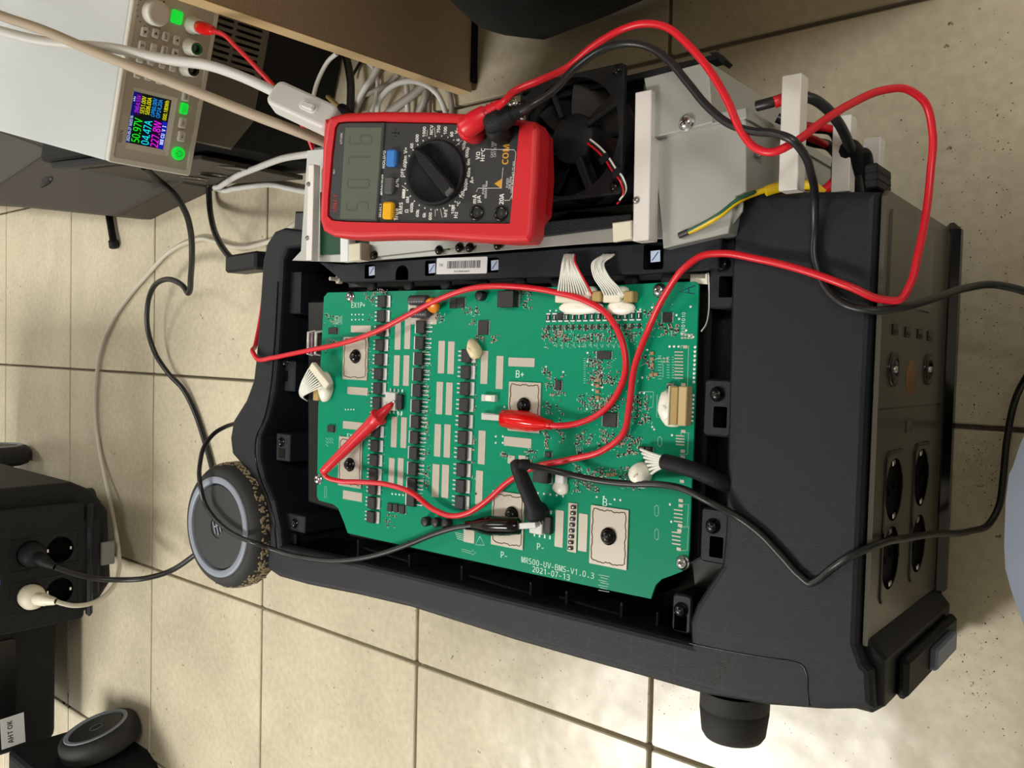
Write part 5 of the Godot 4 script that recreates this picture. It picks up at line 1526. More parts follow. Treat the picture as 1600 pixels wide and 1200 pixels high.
	var tl: Vector3 = on(st, 20, 1142, 0.0024)
	var lab := obj("paper_sticker", Shape.new().box(at(Vector3(tl.x, 0.0024, tl.z), 0.06), Vector3(0.056, 0.0006, 0.040)), M.paper, o)
	var ink := Shape.new()
	words(ink, "AHT OK", at(Vector3(tl.x, 0.0028, tl.z), 0.06), Vector3(0.0, 0, 0.004), 0.0085, PI, "Droid Sans", 0.0001, true)
	obj("sticker_lettering", ink, M.ink_dark, lab)
	# station on its side with one wheel towards the room
	var wc := far(150, 1136, 1.52)
	o = thing("power_station", "black station on its side whose grey-ringed wheel shows above it, bottom left", "power station", at(Vector3(wc.x, 0, wc.z)), "closed black power stations")
	var bp := PackedVector2Array([Vector2(-0.12, 0.045), Vector2(0.05, 0.045), Vector2(0.085, 0.06), Vector2(0.14, 0.11), Vector2(0.15, 0.50), Vector2(-0.12, 0.50)])
	obj("body", Shape.new().slab(I, bp, 0.0, 0.165, 0.012, [], true, 3), M.black_soft, o)
	var wq := wheel_shape()
	var wt := Transform3D(Basis(Vector3.RIGHT, deg_to_rad(-74.0)), Vector3(0, wc.y, 0.0))
	wt.basis = Basis(Vector3.UP, 0.12) * wt.basis
	var w := obj("wheel", wq[0], M.rubber, o, wt)
	obj("wheel_ring", wq[2], M.grey_ring, w)
	obj("wheel_cap", wq[3], M.meter_face, w)
	obj("wheel_badge", Shape.new().lathe(Transform3D(), [[0.011, -0.0002], [0.011, 0.0004], [0.0095, 0.0004], [0.0095, -0.0002]], 24), M.grey_tab, w)
	obj("axle", Shape.new().lathe(wt, [[0.014, -0.06], [0.014, -0.02], [0, -0.02]], 16), M.black_deep, o)


# ---------------------------------------------------------------- leads and cables
func run_of(pts: Array) -> Array:
	var out := []
	for p in pts:
		out.append(spot(p))
	return out

func lead(called: String, label: String, category: String, pts: Array, r: float, m, group := "", steps := 7, seg := 10) -> Node3D:
	var o := thing(called, label, category, Transform3D(), group)
	obj("cable", Shape.new().tube(smooth(run_of(pts), steps), r, seg), m, o)
	return o

func plug_at_meter(o: Node3D, stem: Array, back: Array, front: Array, m) -> void:   # right-angled banana plug: a stem in the jack, a barrel lying above it towards the cable
	var h := 0.0165
	var p := on(meter, stem[0], stem[1], 0.0)
	var a := meter * on(meter, back[0], back[1], h)
	var b := meter * on(meter, front[0], front[1], h)
	obj("plug_stem", Shape.new().lathe(meter * at(Vector3(p.x, 0, p.z)), [[0.0066, -0.0005], [0.0074, 0.003], [0.0074, 0.012], [0.006, 0.0175], [0, 0.0185]], 24), m, o)
	var n := a.distance_to(b)
	var prof := [[0, -0.0012], [0.0058, -0.001], [0.0074, 0.0014], [0.0076, n * 0.35], [0.0066, n * 0.58]]
	for k in 4:
		prof.append([0.0060 - 0.0005 * k, n * (0.62 + 0.10 * k)]); prof.append([0.0043 - 0.0003 * k, n * (0.66 + 0.10 * k)])
	prof.append([0.0024, n * 1.04])
	obj("plug_barrel", Shape.new().lathe(aim(a, b), prof, 22), m, o)

func leads() -> void:
	# red probe lead
	var o := lead("test_lead", "red probe lead running from the meter to the slim red probe on the P+ block", "test lead", [[776, 168, 0.300], [786, 160, 0.299], [802, 144, 0.292], [840, 127, 0.282], [885, 106, 0.265], [930, 70, 0.255], [970, 47, 0.25], [1005, 37, 0.25], [1040, 42, 0.25], [1075, 70, 0.25], [1110, 112, 0.252], [1138, 160, 0.255], [1158, 205, 0.256], [1180, 231, 0.256], [1206, 238, 0.256], [1240, 223, 0.2535], [1285, 190, 0.24], [1330, 162, 0.22], [1380, 141, 0.20], [1418, 140, 0.185], [1445, 160, 0.175], [1457, 205, 0.168], [1454, 270, 0.165], [1446, 340, 0.17], [1434, 400, 0.18], [1422, 445, 0.186], [1406, 468, 0.19], [1378, 468, 0.195], [1330, 449, 0.202], [1260, 424, 0.2025], [1180, 404, 0.2], [1130, 396, 0.202], [1096, 400, 0.204], [1070, 418, 0.206], [1042, 456, 0.201], [1013, 515, 0.1925], [991, 575, 0.192], [983, 635, 0.192], [975, 675, 0.193], [945, 702, 0.193], [890, 718, 0.193], [835, 730, 0.193], [795, 752, 0.194], [760, 783, 0.194], [730, 802, 0.194], [705, 806, 0.194], [676, 795, 0.194], [645, 771, 0.196], [605, 757, 0.198], [560, 753, 0.201], [528, 751, 0.205], [509, 744, 0.209], [503, 732, 0.211]], 0.0024, M.red_wire, "meter probe leads")
	plug_at_meter(o, [744, 210], [724, 203], [784, 162], M.red_wire)
	var tail := spot([504, 738, 0.211])
	var tip := spot([617, 626, 0.1915])
	var d := tip - tail
	var n := d.length()
	var t := aim(tail, tip)
	obj("probe", Shape.new().lathe(t, [[0.0, -0.002], [0.0034, 0.0], [0.0042, n * 0.06], [0.0046, n * 0.25], [0.0058, n * 0.66], [0.0064, n * 0.70], [0.0062, n * 0.745], [0.0084, n * 0.77], [0.0086, n * 0.79], [0.0072, n * 0.795], [0.0050, n * 0.80], [0.0030, n * 0.92], [0.0016, n * 0.97], [0, n * 0.975]], 24), M.red_wire, o)
	obj("probe_tip", Shape.new().lathe(t, [[0.0009, n * 0.95], [0.0008, n], [0, n * 1.004]], 10), M.chrome, o)
	# black probe lead
	o = lead("test_lead", "black probe lead running from the meter to the stubby black probe on the P- block", "test lead", [[814, 174, 0.292], [830, 165, 0.291], [860, 146, 0.283], [900, 105, 0.27], [940, 78, 0.262], [975, 68, 0.258], [1010, 72, 0.256], [1042, 92, 0.255], [1075, 130, 0.254], [1105, 166, 0.254], [1140, 194, 0.254], [1180, 206, 0.256], [1212, 209, 0.2595], [1238, 219, 0.260], [1256, 240, 0.252], [1268, 275, 0.235], [1273, 310, 0.206], [1273, 360, 0.197], [1272, 400, 0.1965], [1279, 428, 0.1965], [1296, 458, 0.198], [1325, 478, 0.20], [1365, 485, 0.198], [1410, 480, 0.185], [1460, 466, 0.16], [1510, 450, 0.13], [1555, 445, 0.11], [1600, 455, 0.10], [1650, 490, 0.08], [1655, 540, 0.06], [1612, 578, 0.04], [1588, 620, 0.025], [1573, 690, 0.015], [1567, 750, 0.012], [1561, 790, 0.015], [1546, 818, 0.025], [1515, 830, 0.05], [1460, 834, 0.10], [1410, 842, 0.15], [1368, 852, 0.188], [1330, 868, 0.1965], [1298, 889, 0.1955], [1274, 908, 0.1955], [1266, 911, 0.1955], [1250, 900, 0.1955], [1222, 870, 0.1955], [1190, 836, 0.1955], [1150, 806, 0.1965], [1110, 785, 0.203], [1070, 765, 0.202], [1030, 757, 0.197], [985, 756, 0.195], [930, 750, 0.195], [880, 739, 0.20], [845, 731, 0.21], [822, 727, 0.218]], 0.0025, M.black_wire, "meter probe leads")
	plug_at_meter(o, [787, 211], [763, 196], [824, 168], M.black_soft)
	tail = spot([807, 727, 0.222])
	tip = spot([845, 816, 0.192])
	d = tip - tail
	n = d.length()
	t = aim(tail, tip)
	obj("probe", Shape.new().lathe(t, [[0.0, -0.005], [0.004, -0.003], [0.0052, 0.002], [0.0058, n * 0.2], [0.0066, n * 0.7], [0.0088, n * 0.76], [0.0096, n * 0.80], [0.0096, n * 0.86], [0.006, n * 0.87], [0.003, n * 0.96], [0, n * 0.965]], 24), M.black_soft, o)
	obj("probe_neck", Shape.new().tube(smooth(run_of([[826, 727, 0.217], [815, 726, 0.2205], [809, 730, 0.2205]]), 5), 0.0042, 12), M.black_soft, o)
	obj("probe_tip", Shape.new().lathe(t, [[0.0009, n * 0.95], [0.0008, n * 1.03], [0, n * 1.035]], 10), M.chrome, o)
	# red clip lead to the supply
	o = lead("clip_lead", "red lead from the bench supply ending in a glossy red crocodile clip beside B+", "clip lead", [[324, 47, 0.915], [345, 52, 0.905], [372, 76, 0.89], [405, 110, 0.87], [430, 137, 0.86], [458, 172, 0.85], [480, 210, 0.85], [493, 245, 0.86], [502, 290, 0.885], [504, 330, 0.90], [502, 358, 0.91], [480, 380, 0.945], [446, 372, 0.99], [428, 380, 1.0], [418, 420, 0.985], [407, 500, 0.95], [399, 540, 0.93], [396, 552, 0.198], [401, 560, 0.1985], [425, 559, 0.197], [455, 553, 0.197], [490, 546, 0.197], [540, 535, 0.197], [590, 517, 0.197], [640, 491, 0.197], [690, 466, 0.197], [730, 452, 0.197], [770, 447, 0.199], [820, 449, 0.197], [870, 457, 0.195], [915, 470, 0.194], [945, 488, 0.192], [965, 516, 0.191], [976, 550, 0.191], [977, 580, 0.191], [968, 608, 0.191], [950, 635, 0.191], [925, 653, 0.192], [895, 663, 0.194], [866, 665, 0.197], [855, 664, 0.1975]], 0.0024, M.red_wire, "clip leads of the bench supply")
	clip(o, [862, 664, 0.1975], [783, 653, 0.195], M.red_clip, [756, 651, 0.1945])
	var bp := spot([313, 43, 0.925])
	obj("plug", Shape.new().lathe(aim(bp, spot([352, 52, 0.90])), [[0, -0.004], [0.0058, -0.003], [0.0066, 0.003], [0.0062, 0.014], [0.0042, 0.023], [0.003, 0.026], [0, 0.027]], 20), M.red_clip, o)
	# black clip lead
	o = lead("clip_lead", "black lead looped over the big wheel, ending in a glossy black crocodile clip", "clip lead", [[380, 655, 1.03], [366, 662, 1.005], [352, 667, 0.985], [333, 679, 0.965], [318, 700, 0.95], [312, 728, 0.94], [313, 758, 0.2205], [319, 784, 0.2165], [332, 806, 0.2160], [352, 826, 0.2160], [376, 840, 0.2160], [400, 849, 0.2140], [420, 856, 0.204], [446, 865, 0.199], [480, 872, 0.198], [520, 876, 0.197], [560, 873, 0.196], [600, 864, 0.195], [640, 850, 0.195], [680, 834, 0.196], [715, 824, 0.196], [738, 821, 0.196]], 0.0024, M.black_wire, "clip leads of the bench supply")
	clip(o, [728, 821, 0.196], [812, 822, 0.1945], M.black_gloss, [838, 820, 0.1935])

func clip(o: Node3D, from: Array, to: Array, m, jaw: Array) -> void:   # crocodile clip in its soft sleeve
	var a := spot(from)
	var b := spot(to)
	var c := spot(jaw)
	var t := aim(a, b)
	var n := a.distance_to(b)
	var side := t.basis
	var flat := Basis(side.x * 0.82, side.y, side.z * 1.0)
	var up := Vector3.UP
	var z := up.cross(side.y).normalized()
	var x := side.y.cross(z).normalized()
	obj("sleeve", Shape.new().lathe(Transform3D(Basis(x * 0.62, side.y, z * 1.1), a), [[0, -0.001], [0.0034, 0], [0.0038, n * 0.12], [0.0062, n * 0.3], [0.0074, n * 0.45], [0.0072, n * 0.8], [0.0062, n * 0.98], [0.0050, n], [0, n]], 24), m, o)
	for k in [-1, 1]:
		var dir := (c - b).normalized()
		var p: Vector3 = b.lerp(c, 0.45) + x * 0.0011 * k
		obj("jaw", Shape.new().box(Transform3D(Basis(dir, x, dir.cross(x)), p), Vector3(b.distance_to(c) * 1.15, 0.0012, 0.0048), 0.0004), M.tin_bright, o)

func cables() -> void:
	var o := lead("mains_cable", "black cord looping in a heart shape on the tiles to the black plug", "cable", [[225, 262, -0.20], [248, 282, -0.17], [272, 303, -0.15], [289, 330, -0.13], [298, 362, -0.11], [300, 400, -0.095], [298, 435, -0.08], [296.5, 455, -0.072], [294, 458, -0.069], [288, 449, -0.066], [274, 439, -0.062], [257, 437, -0.056], [241, 447, -0.05], [231, 475, -0.04], [231, 515, -0.03], [242, 551, -0.02], [262, 582, -0.012], [286, 608, -0.007], [305, 645, -0.005], [320, 690, -0.005], [332, 735, -0.005], [338, 790, -0.008], [325, 845, -0.016], [295, 874, -0.03], [262, 894, -0.05], [230, 903, -0.075], [190, 906, -0.10], [150, 904, -0.13], [115, 896, -0.16], [86, 886, -0.185]], 0.0042, M.black_wire)
	mains_plug(o, [62, 872], [86, 886, -0.185], Vector3(-0.011, 0, 0.197), M.black_soft)
	lead("mains_cable", "thick black cord dropping from the vented station into the open station's side", "cable", [[326, 262, -0.05], [326, 290, -0.012], [327, 315, -0.012], [331, 345, -0.03], [340, 373, -0.06], [356, 398, -0.09], [374, 416, -0.11]], 0.0046, M.black_wire)
	var pc := get_child(get_child_count() - 1)
	var a := ground(372, 414, 0.112)
	var b := ground(414, 408, 0.130)
	obj("connector", Shape.new().box(Transform3D(aim(a, b).basis, (a + b) / 2), Vector3(0.022, a.distance_to(b) + 0.012, 0.030), 0.003), M.black, pc)
	o = lead("mains_cable", "white cord lying in a long bow on the tiles to the white plug", "cable", [[474, 340, -0.006], [452, 356, -0.006], [428, 374, -0.006], [402, 383, -0.006], [372, 387, -0.005], [340, 379, -0.005], [318, 373, -0.005], [292, 379, -0.005], [262, 396, -0.005], [232, 428, -0.005], [202, 463, -0.005], [176, 502, -0.005], [158, 546, -0.005], [150, 600, -0.005], [149, 650, -0.005], [155, 700, -0.005], [166, 755, -0.012], [177, 810, -0.03], [185, 862, -0.055], [186, 890, -0.07], [178, 915, -0.09], [160, 934, -0.115], [138, 944, -0.14], [112, 946, -0.165], [88, 940, -0.185]], 0.0036, M.cord_pale)
	mains_plug(o, [55, 920], [88, 940, -0.185], Vector3(0.055, 0, 0.197), M.white_nylon)
	lead("cable", "white cable bent in a sharp hook below the vented station's sockets", "cable", [[600, 256, 0.207], [545, 241, 0.208], [510, 238, -0.19], [476, 242, -0.165], [440, 248, -0.135], [402, 262, -0.11], [372, 274, -0.085], [352, 286, -0.05], [343, 292, -0.025], [339, 295, -0.012], [345, 297, -0.006], [365, 295, -0.006], [395, 291, -0.006], [425, 289, -0.006], [450, 294, -0.006], [475, 299, -0.006], [510, 300, -0.006]], 0.0040, M.cable_white)
	lead("cable", "thick beige cable stretched across the bench supply's top and screen side", "cable", [[-1.5, 0.01, -0.75, 0], [-1.42, 0.16, -0.62, 0], [-1.3, 0.36, -0.5, 0], [-1.05, 0.47, -0.37, 0], [-60, 0, 0.80], [0, 24, 0.80], [70, 48, 0.79], [140, 78, 0.78], [200, 102, 0.77], [300, 141, 0.76], [400, 181, 0.75], [500, 219, 0.75], [560, 244, 0.78], [610, 262, 0.2075], [650, 282, 0.2075]], 0.0046, M.cable_beige)
	# white cable with the rocker switch in its line
	o = lead("switch_cable", "white cable with an inline rocker switch hanging in front of the bench supply", "cable", [[-1.45, 0.01, -0.66, 0], [-1.38, 0.16, -0.55, 0], [-1.28, 0.37, -0.44, 0], [-1.05, 0.46, -0.34, 0], [-60, 30, 0.81], [0, 48, 0.80], [60, 63, 0.795], [120, 70, 0.79], [180, 76, 0.78], [230, 87, 0.77], [280, 96, 0.76], [320, 101, 0.75], [365, 115, 0.735], [405, 132, 0.72], [430, 144, 0.715]], 0.0044, M.cable_white)
	obj("cable", Shape.new().tube(smooth(run_of([[515, 190, 0.70], [540, 206, 0.72], [565, 226, 0.77], [612, 243, 0.2075], [655, 250, 0.2075]])), 0.0044, 10), M.cable_white, o)
	a = far(428, 146, 0.715)
	b = far(523, 190, 0.70)
	var y := (b - a).normalized()
	var z := (EYE - a).slide(y).normalized()
	z = z.rotated(y, -0.35)
	var t := Transform3D(Basis(y, z, y.cross(z)), (a + b) / 2)
	var w := a.distance_to(b)
	obj("switch_body", Shape.new().slab(t, rounded(w, 0.0225, 0.006, 4), -0.010, 0.006, 0.003, [], true, 3), M.cable_white, o)
	obj("rocker", [[Shape.new().slab(t, rounded(0.017, 0.0085, 0.004, 4, Vector2(w * 0.12, 0)), 0.005, 0.0066, 0.0004), M.paper], [Shape.new().box(t * Transform3D(Basis(Vector3.BACK, 0.18), Vector3(w * 0.12, 0.0068, 0)), Vector3(0.0135, 0.003, 0.006), 0.0012), M.cable_white]], null, o)
	# coils of spare cable on the tiles behind the meter
	var coils := [
		["grey-white cable arcing steeply out from under the desk panel, left of the coil", [[596, 96, -0.006], [585, 116, -0.012], [570, 138, -0.014], [560, 158, -0.012], [553, 180, -0.008], [550, 210, -0.006]], 0.0040],
		["slim white cable bowing over the coil behind the meter", [[592, 190, -0.006], [590, 168, -0.02], [600, 146, -0.03], [620, 131, -0.034], [645, 127, -0.03], [668, 134, -0.022], [684, 148, -0.014], [694, 168, -0.008], [700, 195, -0.005]], 0.0034],
		["flat grey ribbon cable crossing the coil slantwise behind the meter", [[597, 185, -0.010], [620, 166, -0.014], [645, 148, -0.016], [666, 131, -0.018], [690, 122, -0.014]], 0.0052],
		["white cable standing straight in the middle of the coil", [[634, 118, -0.008], [636, 140, -0.010], [637, 165, -0.010], [637, 195, -0.008]], 0.0034],
		["brownish cable sweeping round inside the coil", [[647, 190, -0.006], [656, 172, -0.010], [664, 154, -0.012], [666, 138, -0.012], [658, 126, -0.008]], 0.0042],
		["short grey cable at the coil's right end", [[672, 190, -0.005], [671, 170, -0.006], [671, 150, -0.006], [668, 135, -0.005]], 0.0028],
		["pale cable nearest the desk panel's corner", [[704, 190, -0.005], [706, 165, -0.006], [703, 148, -0.006], [696, 136, -0.005]], 0.0030],
		["thin white cable crossing low behind the coil", [[575, 98, -0.005], [586, 110, -0.006], [590, 130, -0.006], [588, 150, -0.006], [580, 175, -0.006]], 0.0026],
		["grey cable coming out sideways beneath the coil", [[566, 150, -0.005], [590, 140, -0.006], [608, 130, -0.006], [622, 116, -0.005]], 0.0034]]
	for k in coils.size():
		lead("cable", coils[k][0], "cable", coils[k][1], coils[k][2], M.cable_white if k in [1, 3, 7, 0] else mat([Color(0.62, 0.60, 0.57), Color(0.55, 0.48, 0.42)][k % 2], 0.5), "spare cables behind the meter", 6, 8)
	lead("cable", "thin white cable dangling in front of the dark station behind the switch", "cable", [[526, 84, -0.10], [514, 94, -0.10], [503, 112, -0.10], [494, 134, -0.10], [488, 160, -0.10]], 0.0026, M.cable_white)
	lead("cable", "black cable coming straight down beside the dark station's corner", "cable", [[540, 86, -0.02], [545, 108, -0.02], [548, 130, -0.02], [548, 155, -0.02], [546, 185, -0.02]], 0.0052, M.black_wire)
	lead("cable", "hair-thin black cable beside the thick black one under the desk", "cable", [[566, 92, -0.004], [558, 106, -0.006], [551, 118, -0.008], [547, 128, -0.01]], 0.0020, M.black_wire)
	o = thing("jack_plug", "small black plug with a brass tip between the switch and the black cable", "plug")
	var j0 := ground(533, 170, 0.06)
	var j1 := ground(512, 151, 0.06)
	obj("pin", Shape.new().lathe(aim(j0, j1), [[0.0028, 0], [0.0028, j0.distance_to(j1)], [0, j0.distance_to(j1) + 0.001]], 14), M.gold_plastic, o)
	obj("sleeve", Shape.new().lathe(aim(j0, j1), [[0, -0.03], [0.0075, -0.028], [0.0085, -0.008], [0.007, 0.0], [0, 0.0005]], 18), M.black_soft, o)
	obj("cable", Shape.new().tube(smooth(run_of([[538, 176, -0.058], [546, 190, -0.03], [552, 215, -0.008], [560, 240, -0.006]])), 0.0026, 8), M.black_wire, o)

func mains_plug(o: Node3D, _px: Array, to: Array, s: Vector3, m) -> void:   # round earthed plug in the upright station's socket, cable leaving sideways
	var f := Transform3D(Basis(Vector3(0, 0, 1), Vector3(1, 0, 0), Vector3(0, 1, 0)), Vector3(-1.45, 0, 0.335))
	var c := f * Vector3(s.x, 0.0, s.z)
	var base := Transform3D(f.basis, c)
	obj("plug_body", Shape.new().lathe(base, [[0.0185, -0.010], [0.0190, 0.004], [0.0195, 0.010], [0.0165, 0.020], [0.009, 0.027], [0, 0.028]], 28), m, o)
	var e := spot(to)
	var a := c + Vector3(0.016, 0, 0)
	var n := a.distance_to(e)
	var grip := [[0, 0], [0.0105, 0.0], [0.0095, n * 0.5]]
	for k in 4:
		grip.append([0.0085 - 0.0008 * k, n * (0.56 + 0.11 * k)]); grip.append([0.0068 - 0.0008 * k, n * (0.60 + 0.11 * k)])
	grip.append([0.0042, n * 1.01])
	obj("plug_grip", Shape.new().lathe(aim(a, e), grip, 16), m, o)

func loose_things() -> void:
	# grit and flecks of dirt on the tiles round the station
	var g := RandomNumberGenerator.new()
	g.seed = 21
	var s := Shape.new()
	for q in [[1490, 1600, 60, 1000, 420, 0.9], [1485, 1580, 700, 770, 220, 0.7], [1495, 1570, 950, 1110, 60, 0.9], [1100, 1480, 100, 260, 50, 1.0], [430, 1000, 960, 1200, 60, 0.9], [0, 380, 400, 1000, 70, 1.2], [760, 1040, 50, 140, 30, 1.0], [1010, 1100, 1070, 1130, 26, 0.9], [1200, 1480, 1130, 1190, 24, 0.9]]:
		for i in q[4]:
			var p := ground(clampf(g.randfn((q[0] + q[1]) / 2.0, (q[1] - q[0]) / 3.0), q[0] - 20, q[1] + 30), g.randfn((q[2] + q[3]) / 2.0, (q[3] - q[2]) / 3.0))
			var w: float = (0.0003 + 0.0007 * g.randf() * g.randf()) * q[5]
			s.box(at(p + Vector3(0, 0.00015, 0), g.randf() * 6.0), Vector3(w * g.randf_range(0.8, 2.2), 0.0004, w), 0.0001)
	var dirt := obj("floor_grit", s, mat(Color(0.26, 0.21, 0.15), 0.95))
	stuff(tag(dirt, "fine dark grit and flecks of dirt strewn over the beige tiles", "dirt"))
	# black bag on the tiles by the desk
	var c := ground(985, -118, 0.0)
	var o := thing("bag", "soft black bag slumped on the tiles next to the desk panel at the top", "bag", at(c))
	var near := ground(985, 74, 0.0)
	var dz := near.z - c.z
	obj("body", Shape.new().blob(at(Vector3(0, 0.10, 0), 0.05), Vector3(0.18, 0.12, dz), 0.05, 2.0, -0.10), M.fabric, o)
	obj("handle", Shape.new().tube(smooth([Vector3(-0.08, 0.19, -0.05), Vector3(-0.05, 0.25, -0.06), Vector3(0.05, 0.25, -0.06), Vector3(0.08, 0.19, -0.05)]), 0.010, 8), M.fabric, o)
	# the knee of the person who holds the camera
	person()

func body_net(bones: Array, cell: float, k: float, groups: int) -> Array:   # one continuous skin round tapered bones [a, b, radius at a, radius at b, group]: smooth union, then surface nets; a Shape per group
	var lo := Vector3(9, 9, 9)
	var hi := -lo
	for q in bones:
		for s in 2:
			lo = lo.min(q[s] - Vector3.ONE * (q[2 + s] + 0.05)); hi = hi.max(q[s] + Vector3.ONE * (q[2 + s] + 0.05))
	var nx := int((hi.x - lo.x) / cell) + 2
	var ny := int((hi.y - lo.y) / cell) + 2
	var nz := int((hi.z - lo.z) / cell) + 2
	var f := PackedFloat32Array()
	f.resize(nx * ny * nz)
	var best := PackedFloat32Array()
	best.resize(nx * ny * nz)
	best.fill(9.0)
	var owner_ := PackedByteArray()
	owner_.resize(nx * ny * nz)
	for q in bones:
		var a: Vector3 = q[0]
		var ab: Vector3 = q[1] - a
		var l2 := maxf(ab.length_squared(), 1e-8)
		var reach: float = maxf(q[2], q[3]) + 4.0 / k
		var c0 := ((a.min(q[1]) - Vector3.ONE * reach - lo) / cell).floor()
		var c1 := ((a.max(q[1]) + Vector3.ONE * reach - lo) / cell).ceil()
		for x in range(maxi(0, int(c0.x)), mini(nx, int(c1.x) + 1)):
			for y in range(maxi(0, int(c0.y)), mini(ny, int(c1.y) + 1)):
				for z in range(maxi(0, int(c0.z)), mini(nz, int(c1.z) + 1)):
					var p := lo + Vector3(x, y, z) * cell
					var t := clampf((p - a).dot(ab) / l2, 0.0, 1.0)
					var d: float = p.distance_to(a + ab * t) - lerpf(q[2], q[3], t)
					var at_ := (x * ny + y) * nz + z
					f[at_] += exp(-k * clampf(d, -0.3, 1.0))
					if d < best[at_]:
						best[at_] = d; owner_[at_] = q[4]
	for i in f.size():
		f[i] = -log(maxf(f[i], 1e-9)) / k
	var vert := {}
	var norm := {}
	var corner := [0, 1, nz, nz + 1, ny * nz, ny * nz + 1, ny * nz + nz, ny * nz + nz + 1]
	for x in nx - 1:
		for y in ny - 1:
			for z in nz - 1:
				var o := (x * ny + y) * nz + z
				var n_in := 0
				for c in corner:
					n_in += 1 if f[o + c] < 0 else 0
				if n_in == 0 or n_in == 8:
					continue
				var sum := Vector3.ZERO
				var cnt := 0
				for e in [[0, 1], [0, 2], [0, 4], [1, 3], [1, 5], [2, 3], [2, 6], [4, 5], [4, 6], [3, 7], [5, 7], [6, 7]]:
					var fa := f[o + corner[e[0]]]
					var fb := f[o + corner[e[1]]]
					if (fa < 0) != (fb < 0):
						var u := fa / (fa - fb)
						var pa := Vector3(e[0] >> 2, (e[0] >> 1) & 1, e[0] & 1)
						var pb := Vector3(e[1] >> 2, (e[1] >> 1) & 1, e[1] & 1)
						sum += pa.lerp(pb, u); cnt += 1
				vert[o] = lo + (Vector3(x, y, z) + sum / cnt) * cell
				var g := Vector3.ZERO
				for c in 8:
					var w := f[o + corner[c]]
					g += Vector3(w if c & 4 else -w, w if c & 2 else -w, w if c & 1 else -w)
				norm[o] = g.normalized()
	var out := []
	for i in groups:
		out.append(Shape.new())
	var step := [ny * nz, nz, 1]
	for o in vert:
		for ax in 3:
			var b: int = o + step[ax]
			if b >= f.size() or (f[o] < 0) == (f[b] < 0):
				continue
			var s1: int = step[(ax + 1) % 3]
			var s2: int = step[(ax + 2) % 3]
			var q := [o, o - s1, o - s1 - s2, o - s2]
			if vert.has(q[1]) and vert.has(q[2]) and vert.has(q[3]):
				(out[owner_[o if f[o] < 0 else b]] as Shape).soft(vert[q[0]], vert[q[1]], vert[q[2]], vert[q[3]], norm[q[0]], norm[q[1]], norm[q[2]], norm[q[3]])
	return out

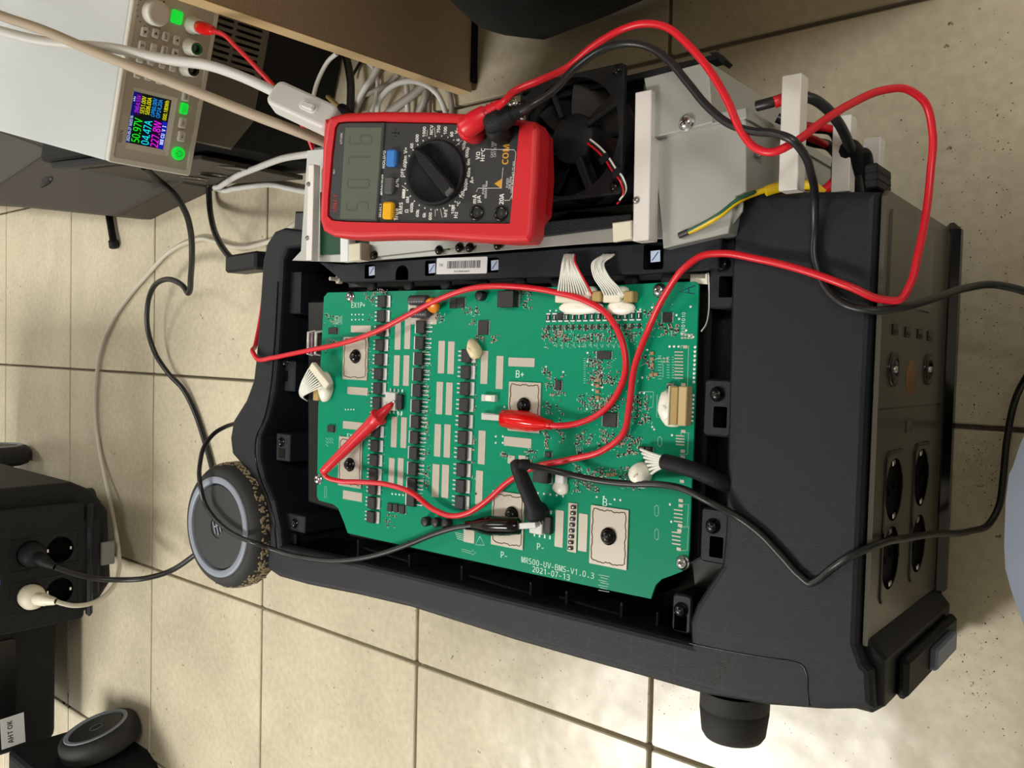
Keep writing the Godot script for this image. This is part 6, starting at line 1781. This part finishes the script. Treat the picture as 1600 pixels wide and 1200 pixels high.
func person() -> void:    # crouching behind the camera on one knee; only the raised knee reaches into the frame
	var o := thing("person", "knee of a crouching person in pale blue jeans at the right edge of the frame", "person", at(Vector3(0.2, 0, -0.05)))
	var V := func(x: float, y: float, z: float) -> Vector3: return Vector3(x - 0.2, y, z + 0.05)
	var knee: Vector3 = far(2174, 872, 0.22) - Vector3(0.2, 0, -0.05)
	var lh: Vector3 = V.call(0.37, 0.42, 0.03)
	var rh: Vector3 = V.call(0.37, 0.42, -0.15)
	var rk: Vector3 = V.call(0.15, 0.075, -0.20)
	var la: Vector3 = V.call(0.10, 0.10, 0.06)
	var ra: Vector3 = V.call(0.53, 0.19, -0.18)
	var chest: Vector3 = V.call(0.33, 0.76, -0.06)
	var neck: Vector3 = V.call(0.28, 0.93, -0.06)
	var bones := [[lh, knee, 0.088, 0.072, 0], [knee, la, 0.066, 0.047, 0], [rh, rk, 0.088, 0.066, 0], [rk, ra, 0.062, 0.046, 0], [lh, rh, 0.10, 0.10, 0], [(lh + rh) / 2, chest, 0.115, 0.12, 1],
		[chest + Vector3(0, 0.06, 0.10), chest + Vector3(0, 0.06, -0.10), 0.085, 0.085, 1], [chest, neck, 0.10, 0.056, 1]]
	var hands := []
	for s in [1.0, -1.0]:
		var sh := chest + Vector3(-0.01, 0.11, 0.160 * s)
		var el: Vector3 = V.call(0.26, 0.63, -0.04 + 0.19 * s)
		var wr: Vector3 = V.call(0.13, 0.70, -0.02 + 0.095 * s)
		bones.append_array([[chest + Vector3(0, 0.10, 0.08 * s), sh, 0.075, 0.062, 1], [sh, el, 0.058, 0.045, 1], [el, wr, 0.044, 0.033, 1], [wr, wr.lerp(V.call(0.08, 0.71, 0.07 * s), 0.5), 0.026, 0.026, 2]])
		hands.append([wr, s])
	var skin_m := mat(Color(0.80, 0.60, 0.49), 0.55)
	skin_m.subsurf_scatter_enabled = true
	skin_m.subsurf_scatter_strength = 0.1
	var shirt := mat(Color(0.16, 0.18, 0.22), 0.9)
	var head := neck + Vector3(-0.045, 0.125, 0)
	bones.append_array([[neck, neck.lerp(head, 0.6), 0.054, 0.056, 2]])
	var net := body_net(bones, 0.0135, 45.0, 3)
	obj("body", [[net[0], M.denim], [net[1], shirt], [net[2], skin_m]], null, o)
	# head bowed over the picture he takes: skull, jaw, nose, brows, ears; then hair
	var ft := Transform3D(Basis(Vector3.BACK, 0.75), head)      # x back, y up, z to his left, nodding forward
	var hb := [[Vector3(0.015, 0.03, 0), Vector3(-0.01, 0.02, 0), 0.083, 0.080, 0], [Vector3(-0.035, -0.03, 0), Vector3(-0.055, -0.065, 0), 0.052, 0.036, 0], [Vector3(-0.086, 0.008, 0), Vector3(-0.105, -0.022, 0), 0.009, 0.013, 0], [Vector3(-0.075, -0.053, 0.016), Vector3(-0.075, -0.053, -0.016), 0.012, 0.012, 0], [Vector3(-0.078, 0.026, 0.034), Vector3(-0.084, 0.022, -0.034), 0.010, 0.010, 0]]
	for s in [1.0, -1.0]:
		hb.append([Vector3(0.008, 0.018, 0.079 * s), Vector3(0.012, -0.018, 0.076 * s), 0.014, 0.009, 0])
	obj("head", body_net(hb, 0.0055, 110.0, 1)[0], skin_m, o, ft)
	var hair := body_net([[Vector3(0.028, 0.048, 0), Vector3(-0.015, 0.062, 0), 0.083, 0.066, 0], [Vector3(0.045, 0.0, 0.03), Vector3(0.045, 0.0, -0.03), 0.055, 0.055, 0]], 0.007, 90.0, 1)
	obj("hair", hair[0], M.fabric, o, ft)
	for s in [1.0, -1.0]:
		obj("eye", Shape.new().blob(at(Vector3(-0.078, 0.006, 0.031 * s)), Vector3(0.010, 0.008, 0.012)), M.glue, o, ft)
	# hands half closed round where the phone is held
	for h in hands:
		var w: Vector3 = h[0]
		var s: float = h[1]
		var fwd := Vector3(-0.80, 0.25, -0.55 * s).normalized()
		var up := Vector3(0, 1, 0).slide(fwd).normalized()
		var side := fwd.cross(up)
		var pal := [[w, w + fwd * 0.03, 0.026, 0.024, 0]]
		for k in 4:
			var root := w + fwd * 0.072 + up * (0.030 - 0.020 * k)
			pal.append([w + fwd * 0.015 + up * (0.012 - 0.008 * k), root, 0.015, 0.011, 0])
			var l: float = [0.040, 0.046, 0.043, 0.034][k]
			var p1 := root + (fwd * 0.85 - side * s * 0.5).normalized() * l
			var p2 := p1 + (fwd * 0.2 - side * s).normalized() * l * 0.62
			var p3 := p2 + (-fwd * 0.5 - side * s * 0.85).normalized() * l * 0.5
			pal.append_array([[root, p1, 0.0098, 0.0088, 0], [p1, p2, 0.0088, 0.0080, 0], [p2, p3, 0.0080, 0.0070, 0]])
		var t0 := w + fwd * 0.022 + up * 0.024
		pal.append_array([[w + fwd * 0.01 + up * 0.01, t0 + fwd * 0.016 + up * 0.018, 0.017, 0.012, 0], [t0 + fwd * 0.016 + up * 0.018, t0 + fwd * 0.046 + up * 0.030, 0.011, 0.0098, 0], [t0 + fwd * 0.046 + up * 0.030, t0 + fwd * 0.070 + up * 0.026 - side * s * 0.008, 0.0096, 0.008, 0]])
		obj("hand", body_net(pal, 0.0036, 260.0, 1)[0], skin_m, o)
	for q in [[la, 0.0], [ra, 1.0]]:
		var sole := PackedVector2Array([Vector2(-0.19, -0.03), Vector2(-0.205, 0.0), Vector2(-0.19, 0.04), Vector2(-0.09, 0.045), Vector2(0.04, 0.036), Vector2(0.06, 0.0), Vector2(0.04, -0.034), Vector2(-0.09, -0.04)])
		var tr := Transform3D(Basis(), Vector3(q[0].x, 0.0, q[0].z)) if q[1] == 0.0 else Transform3D(Basis(Vector3.BACK, 1.25), Vector3(q[0].x + 0.055, 0.197, q[0].z))
		obj("shoe", Shape.new().slab(tr, sole, 0.0, 0.085, 0.030, [], true, 4), M.black_soft, o)
